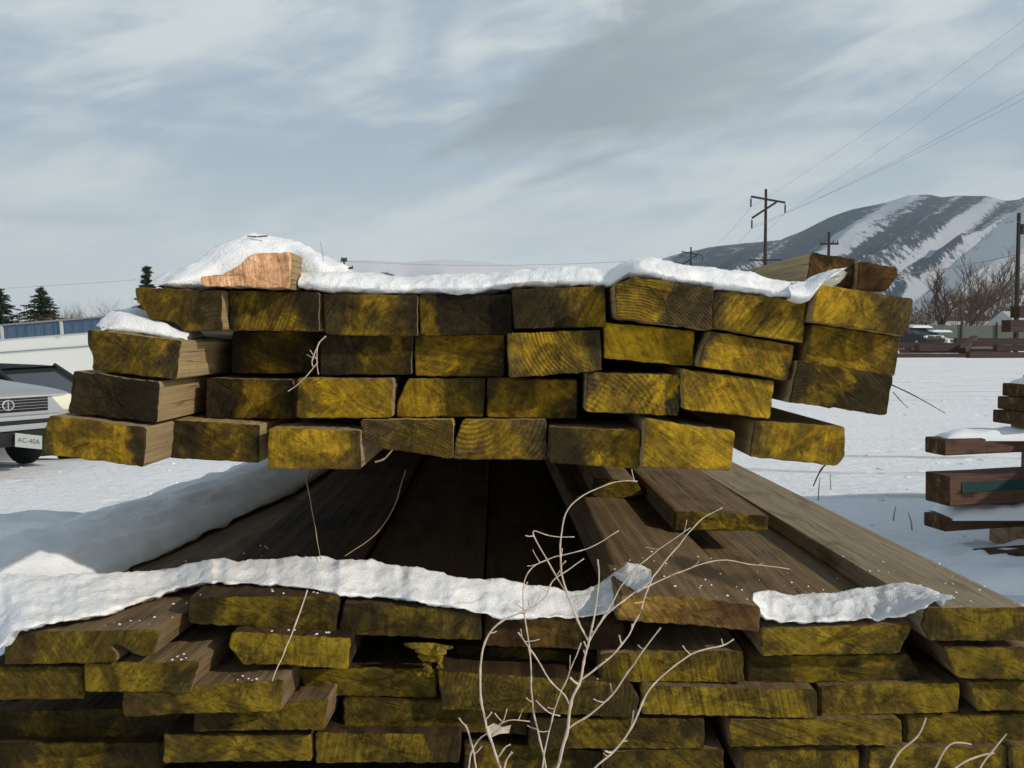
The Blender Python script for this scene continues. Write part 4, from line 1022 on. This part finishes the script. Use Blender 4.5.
bare_tree(at_ground(944, 135), 12.0, .75, 'bare cottonwood with clumpy crown, left of the reddish bush', 21, TWIGM, 6, 'tree', 'bare trees beyond the yard', split=3, trunk_r=.03)
bare_tree(at_ground(958, 140), 14.5, .62, 'taller bare cottonwood just behind the clumpy one', 22, TWIGM, 6, 'tree', 'bare trees beyond the yard', split=3, trunk_r=.026)
bare_tree(at_ground(968, 128), 9.0, .6, 'reddish brown leafless bush beside the cottonwoods', 23, BRUSHM, 5, 'bush', name='bush', split=4, bushy=True)
bare_tree(at_ground(1004, 170), 14, .7, 'grey leafless tree left of the right utility pole', 24, GREYB, 6, 'tree', 'bare trees beyond the yard', split=3)
bare_tree(at_ground(990, 180), 12, .7, 'low grey leafless tree among the brush', 25, GREYB, 6, 'tree', 'bare trees beyond the yard', split=3)
bare_tree(at_ground(1030, 160), 14, .7, 'grey leafless tree right of the utility pole', 26, GREYB, 6, 'tree', 'bare trees beyond the yard', split=3)
bare_tree(Vector((-38.6, 88, -1.0)), 4.9, .8, 'reddish leafless shrub behind the low building roof', 27, BRUSHM, 5, 'bush', name='bush', split=4, bushy=True)
bare_tree(Vector((-35.5, 86, -1.0)), 4.4, .8, 'small leafless shrub right of the reddish one', 28, BRUSHM, 5, 'bush', name='bush', split=4, bushy=True)
bare_tree(Vector((-33.4, 86, -1.0)), 5.4, .7, 'twiggy shrub above the small snow lump', 29, TWIGM, 5, 'bush', name='bush', split=3, bushy=True)
# the far brush reads as one mass
bm = bmesh.new(); rng = random.Random(9)
for i in range(15000):
    Y = rng.uniform(190, 420); px = rng.uniform(840, 1240)
    x = (px - 512) / F * Y
    hh = (5.0 + 11 * max(0, mnoise.noise(Vector((px * .022, Y * .01, 2))) + .35)) * rng.uniform(.5, 1.05)
    z = rng.uniform(0, hh); s_ = rng.uniform(.5, 1.5)
    a = rng.uniform(0, 3.14); d = Vector((math.cos(a) * .5, math.sin(a) * .5, 1)) * s_; e = Vector((math.cos(a + 1.5), math.sin(a + 1.5), 0)) * .30 * rng.uniform(.5, 2)
    c = Vector((x, Y, z))
    bm.faces.new([bm.verts.new(c - d * .3 - e), bm.verts.new(c - d * .3 + e), bm.verts.new(c + d)])
props(obj('far_brush', bm, GREYB, smooth=False), 'grey brown belt of leafless brush along the foot of the hills', None, None, 'stuff')

# ------------------------------------------------------------------ poles and wires
PG = 'power poles of the crossing line'
def big_pole(top, H, sc_, label, rz, group=PG, low=True):
    """pole whose top stands at the given point"""
    base = Vector((top.x, top.y, top.z - H)); root = empty('power_pole', base, rz, label, 'power pole', group)
    bm = bmesh.new(); tube(bm, [(0, 0, 0), (0, 0, H * .5), (0, 0, H)], [.26 * sc_, .22 * sc_, .16 * sc_], 9); obj('pole', bm, POLE, root)
    hang = []
    for (y0, z0, y1, z1, ends) in ((-1.9, -.95, 2.35, -1.7, (-1.9, 2.35)), (-1.75, -3.6, 1.25, -1.65, (-1.75,))):
        bm = bmesh.new(); tube(bm, [((y0 * sc_), -.2, H + z0 * sc_), (y1 * sc_, -.2, H + z1 * sc_)], .13 * sc_, 6); ca = obj('crossarm', bm, POLE, root)
        for e in ends:
            zz = H + (z0 if e == y0 else z1) * sc_
            bm = bmesh.new(); tube(bm, [(e * sc_, -.2, zz - .1 * sc_), (e * sc_, -.2, zz - .2 * sc_)] + [(e * sc_, -.2, zz - (.3 + .12 * k) * sc_) for k in range(9)], [.03 * sc_, .03 * sc_] + [(.13 if k % 2 else .09) * sc_ for k in range(9)], 8); obj('insulator', bm, CERAMIC, root)
            hang.append((e * sc_, -.2, zz - 1.3 * sc_))
    if low:
        bm = bmesh.new(); tube(bm, [(-2.0 * sc_, -.2, H * .57), (2.0 * sc_, -.2, H * .57)], .09 * sc_, 6); obj('crossarm', bm, POLE, root)
    M = Matrix.Translation(base) @ Matrix.Rotation(rz, 4, 'Z')
    return [M @ Vector(h) for h in hang]
h1 = big_pole(P(766, 189, 125), 20.4, 1.0, 'tallest dark power pole with slanted double crossarms before the mountain', 0)
h2 = big_pole(P(691, 247, 235), 23.0, 1.15, 'smaller power pole with two hanging insulators, left of the tallest one', 0, low=False)
h0 = [Vector((118, 62, 25.5)), Vector((121, 60, 24.5)), Vector((119, 63, 21.0))]
h3 = [Vector((-560, 470, 33)), Vector((-540, 480, 30))]
def wire(a, b, sag, r, label):
    bm = bmesh.new(); n = 24
    tube(bm, [a.lerp(b, i / n) - a - Vector((0, 0, sag * 4 * (i / n) * (1 - i / n))) for i in range(n + 1)], r, 4)
    props(obj('power_line', bm, WIRE, loc=a), label, 'wire', 'overhead wires')
for k, nm in enumerate(('upper left', 'upper right', 'lower')):
    e = (P(1400, -270, 60), P(1400, -255, 60), P(1400, -130, 60))[k]
    wire(h1[k], e, 1.2, .016, f'{nm} wire climbing from the tallest pole to the upper right')
wire(h1[2] + Vector((.3, .5, .4)), P(1400, -110, 60), 1.2, .016, 'lowest wire climbing from the tallest pole to the upper right')
for k, nm in enumerate(('left', 'right', 'lower')):
    wire(h1[k], h2[k], 2.2, .02, f'{nm} wire between the two power poles')
wire(h2[0], P(345, 261, 300), 1.5, .045, 'faint long wire above the snow ridge left of the small pole')
wire(P(345, 262, 300), P(-120, 295, 230), .8, .045, 'faint wire crossing above the evergreens at left')
# small far poles
def small_pole(top, H, r, arm, label, name='utility_pole'):
    base = Vector((top.x, top.y, top.z - H)); root = empty(name, base, 0, label, 'utility pole')
    bm = bmesh.new(); tube(bm, [(0, 0, 0), (0, 0, H)], [r, r * .7], 8); obj('pole', bm, POLE, root)
    for (z, hw, th, tilt) in arm:
        bm = bmesh.new(); tube(bm, [(-hw, -.15, H - z - tilt), (hw, -.15, H - z + tilt)], th, 6); obj('crossarm', bm, POLE, root)
        bm = bmesh.new()
        for q in (-.9, -.45, .45, .9):
            tube(bm, [(q * hw, -.15, H - z), (q * hw, -.15, H - z + th * 3.2)], th * .6, 5)
        obj('insulator', bm, CERAMIC, root)
    return root
small_pole(P(829, 232, 120), 13.8, .22, ((1.4, 1.1, .13, 0),), 'slender utility pole right of the tallest power pole, before the mountain')
small_pole(P(344, 258, 300), 26, .35, ((3.2, 2.7, .3, .3), (.8, .9, .3, 0)), 'far utility pole with crossarm, tip showing above the snow ridge')
rp = small_pole(P(1019, 213, 75), 10.4, .19, (), 'plain brown utility pole at the right border')
bm = bmesh.new(); bmesh.ops.create_cone(bm, segments=12, radius1=.22, radius2=.22, depth=.75, cap_ends=True); obj('transformer', bm, CERAMIC, rp, loc=(.38, 0, 9.2))
bm = bmesh.new(); tube(bm, [(0, -.1, 9.5), (.7, -.1, 9.5)], .05, 6); obj('crossarm', bm, POLE, rp)
wire(P(1019, 254, 75), P(890, 272, 200), .6, .05, 'thin wire running left from the right border pole')
wire(P(1017, 222, 75), P(1150, 180, 50), .5, .02, 'thin wire leaving the right border pole towards the right')

# ------------------------------------------------------------------ yard edge at right: timbers, snowy cars, sheds, fence
SIDE_DARK = side_grain('side_dark', (.032, .022, .020), (.095, .060, .052), (.022, .015, .014))
YT = [END_BROWN, SIDE_DARK]
rng = random.Random(5)
looks = [('dark timber lying at the near edge of the far yard row', 893, 985, 356, 62, .34), ('dark timber continuing the near edge to the right', 968, 1080, 355, 61, .40), ('reddish timber lying slanted on the far yard row', 917, 968, 348, 64, .42), ('rust brown timber raised on the pile middle', 966, 1000, 344, 64.5, .36), ('purple brown timber at the back of the far yard row', 885, 960, 345, 67, .40), ('long dark timber behind the rust brown one', 955, 1085, 341, 68, .42), ('thin timber on the ground behind the snowy strip', 900, 1010, 351, 65, .26), ('reddish timber at the right part of the far row', 995, 1080, 348, 63.5, .40)]
for (lab, x0, x1, py, Y, s_) in looks:
    a = P(x0, py, Y); b = P(x1, py + rng.uniform(-1, 1), Y + rng.uniform(-1, 1))
    tb = timber('yard_timber', a, b, (s_ * 1.2, s_), YT, lab, 'timber', 'timbers along the far yard edge', bev=.02)
    tb.color = (.2, .5, .2, 1.0)
for (lab, a_, b_) in (('reddish log leaning up across the far timber row', (P(958, 350, 62.5), P(972, 338, 66))), ) if False else ():
    pass
timber('yard_timber', P(962, 351, 62.6), P(974, 338.5, 66), (.42, .4), YT, 'short rusty timber pointing up across the far row', 'timber', 'timbers along the far yard edge', bev=.02)
for k, (z, lab) in enumerate(((331, 'lower'), (325, 'middle'), (314, 'upper'))):
    timber('stacked_timber', P(1006 if k < 2 else 1015, z - 2, 70), P(1090, z - 2, 71), (1.0, .42 if k < 2 else .8), YT, f'{lab} dark timber of the stack below the border pole', 'timber', 'dark timbers below the border pole', bev=.02)
wh_car = car((P(941, 333, 72).x, 74, .25), R(-60), flat('white_paint', (.7, .72, .75), .4, .4, var=.05), 'white snow covered car beyond the far timbers', False)
dk = car((P(921, 330, 72).x, 73.0, .55), R(-75), DARKP, 'dark car with snow on its roof, left of the white one', False)
snow_bed((P(921, 330, 73).x, 73.4, 1.93), 1.5, 1.5, .16, 'snow lying on the dark car roof beyond the far timbers', seed=8)
snow_bed((P(941, 330, 74).x, 74.4, 1.62), 1.5, 1.5, .14, 'snow lying on the white car roof beyond the far timbers', seed=9)
def small_house(px, Y, wd, h, rh, label, wall, roofm):
    root = empty('small_house', Vector(((px - 512) / F * Y, Y, -.1)), 0, label, 'house')
    bm = bmesh.new(); box(bm, (0, 3, h / 2), (wd, 6, h)); obj('wall', bm, wall, root, smooth=False)
    bm = bmesh.new(); x = wd / 2 + .4
    v = [bm.verts.new(p) for p in ((-x, -.5, h), (x, -.5, h), (x, 6.5, h), (-x, 6.5, h), (-x, 3, h + rh), (x, 3, h + rh))]
    for f in ((0, 1, 5, 4), (2, 3, 4, 5), (1, 2, 5), (3, 0, 4), (0, 3, 2, 1)): bm.faces.new([v[i] for i in f])
    obj('roof', bm, roofm, root, smooth=False)
    for k in (-.25, .25):
        bm = bmesh.new(); box(bm, (k * wd, -.02, h * .55), (wd * .13, .05, h * .3)); obj('window', bm, GLASS, root, smooth=False)
    return root
OLDSNOW = flat('old_snow', (.42, .43, .44), .9, .1, var=.2, sc_=.4)
HW = flat('grey_house', (.22, .22, .21), .8, var=.1, sc_=.5); HW2 = flat('tan_house', (.30, .25, .19), .8, var=.1, sc_=.5)
small_house(1048, 92, 5.0, 2.4, 1.35, 'small tan house with snowy roof behind the dark timbers', HW2, OLDSNOW)
small_house(976, 150, 9, 2.6, 1.0, 'low grey house with snowy roof beyond the fence', HW, OLDSNOW)
small_house(914, 160, 7, 2.3, .9, 'low building with faint snowy roof behind the parked cars', HW, OLDSNOW)
FENCE = flat('fence_grey', (.10, .11, .10), .7, var=.2, sc_=.3)
fr = empty('board_fence', P(890, 345, 88), 0, 'low grey fence behind the parked snowy cars', 'fence')
f0 = fr.location.copy()
bm = bmesh.new(); xx = 0
while xx < 16:
    hgt = 2.35 + rng.uniform(-.05, .05); box(bm, (xx, 0, hgt / 2 - .6), (.24, .03, hgt)); xx += .26
obj('board_panel', bm, FENCE, fr, smooth=False)
for k in range(6):
    bm = bmesh.new(); box(bm, (k * 3.1, -.10, .65), (.12, .12, 2.7)); obj('post', bm, POLE, fr, smooth=False)

# loose clods and crust fragments scattered over the yard
bm = bmesh.new(); rng = random.Random(12)
for i in range(700):
    Y = 5.5 + 40 * rng.random() ** 2.2; x = rng.uniform(-9, 9) * Y / 9
    if x < 1.0 and Y < 9 and x > -1.4: continue
    r_ = rng.uniform(.005, .018) * (1 + .02 * Y)
    v = bmesh.ops.create_icosphere(bm, subdivisions=1, radius=r_)['verts']
    for q in v: q.co = Vector((q.co.x * rng.uniform(1.2, 1.9), q.co.y * rng.uniform(1.2, 1.9), q.co.z * .6)) + Vector((x, Y, gz(x, Y) + r_ * .1))
props(obj('snow_clods', bm, SNOW_GROUND, angle=80), 'small broken lumps of snow crust strewn over the yard', None, None, 'stuff')

# crumbs of snow fallen on the boards round the ridges
bpy.context.view_layer.update(); dg = bpy.context.evaluated_depsgraph_get()
bm = bmesh.new(); rng = random.Random(31)
for i in range(420):
    x = rng.uniform(-.5, .5); y = .885 + .30 * rng.random() ** 2.2
    hit, loc, nor, idx, ob_, mt_ = sc.ray_cast(dg, Vector((x, y, 1.255)), Vector((0, 0, -1)), distance=.5)
    if not hit or not ob_.name.startswith('lumber_board') or nor.z < .8 or loc.z < 1.0: continue
    if -.28 < x < .08 and y > 1.06: continue
    r_ = rng.uniform(.0004, .0013) * (1.7 if rng.random() < .06 else 1)
    v = bmesh.ops.create_icosphere(bm, subdivisions=1, radius=r_)['verts']
    for q in v: q.co = Vector((q.co.x * rng.uniform(.8, 1.7), q.co.y * rng.uniform(.8, 1.7), q.co.z * rng.uniform(.6, 1))) + loc + Vector((0, 0, r_ * .3))
props(obj('snow_crumbs', bm, SNOW, angle=80), 'scattered crumbs of snow on the board tops round the front ridges', None, None, 'stuff')
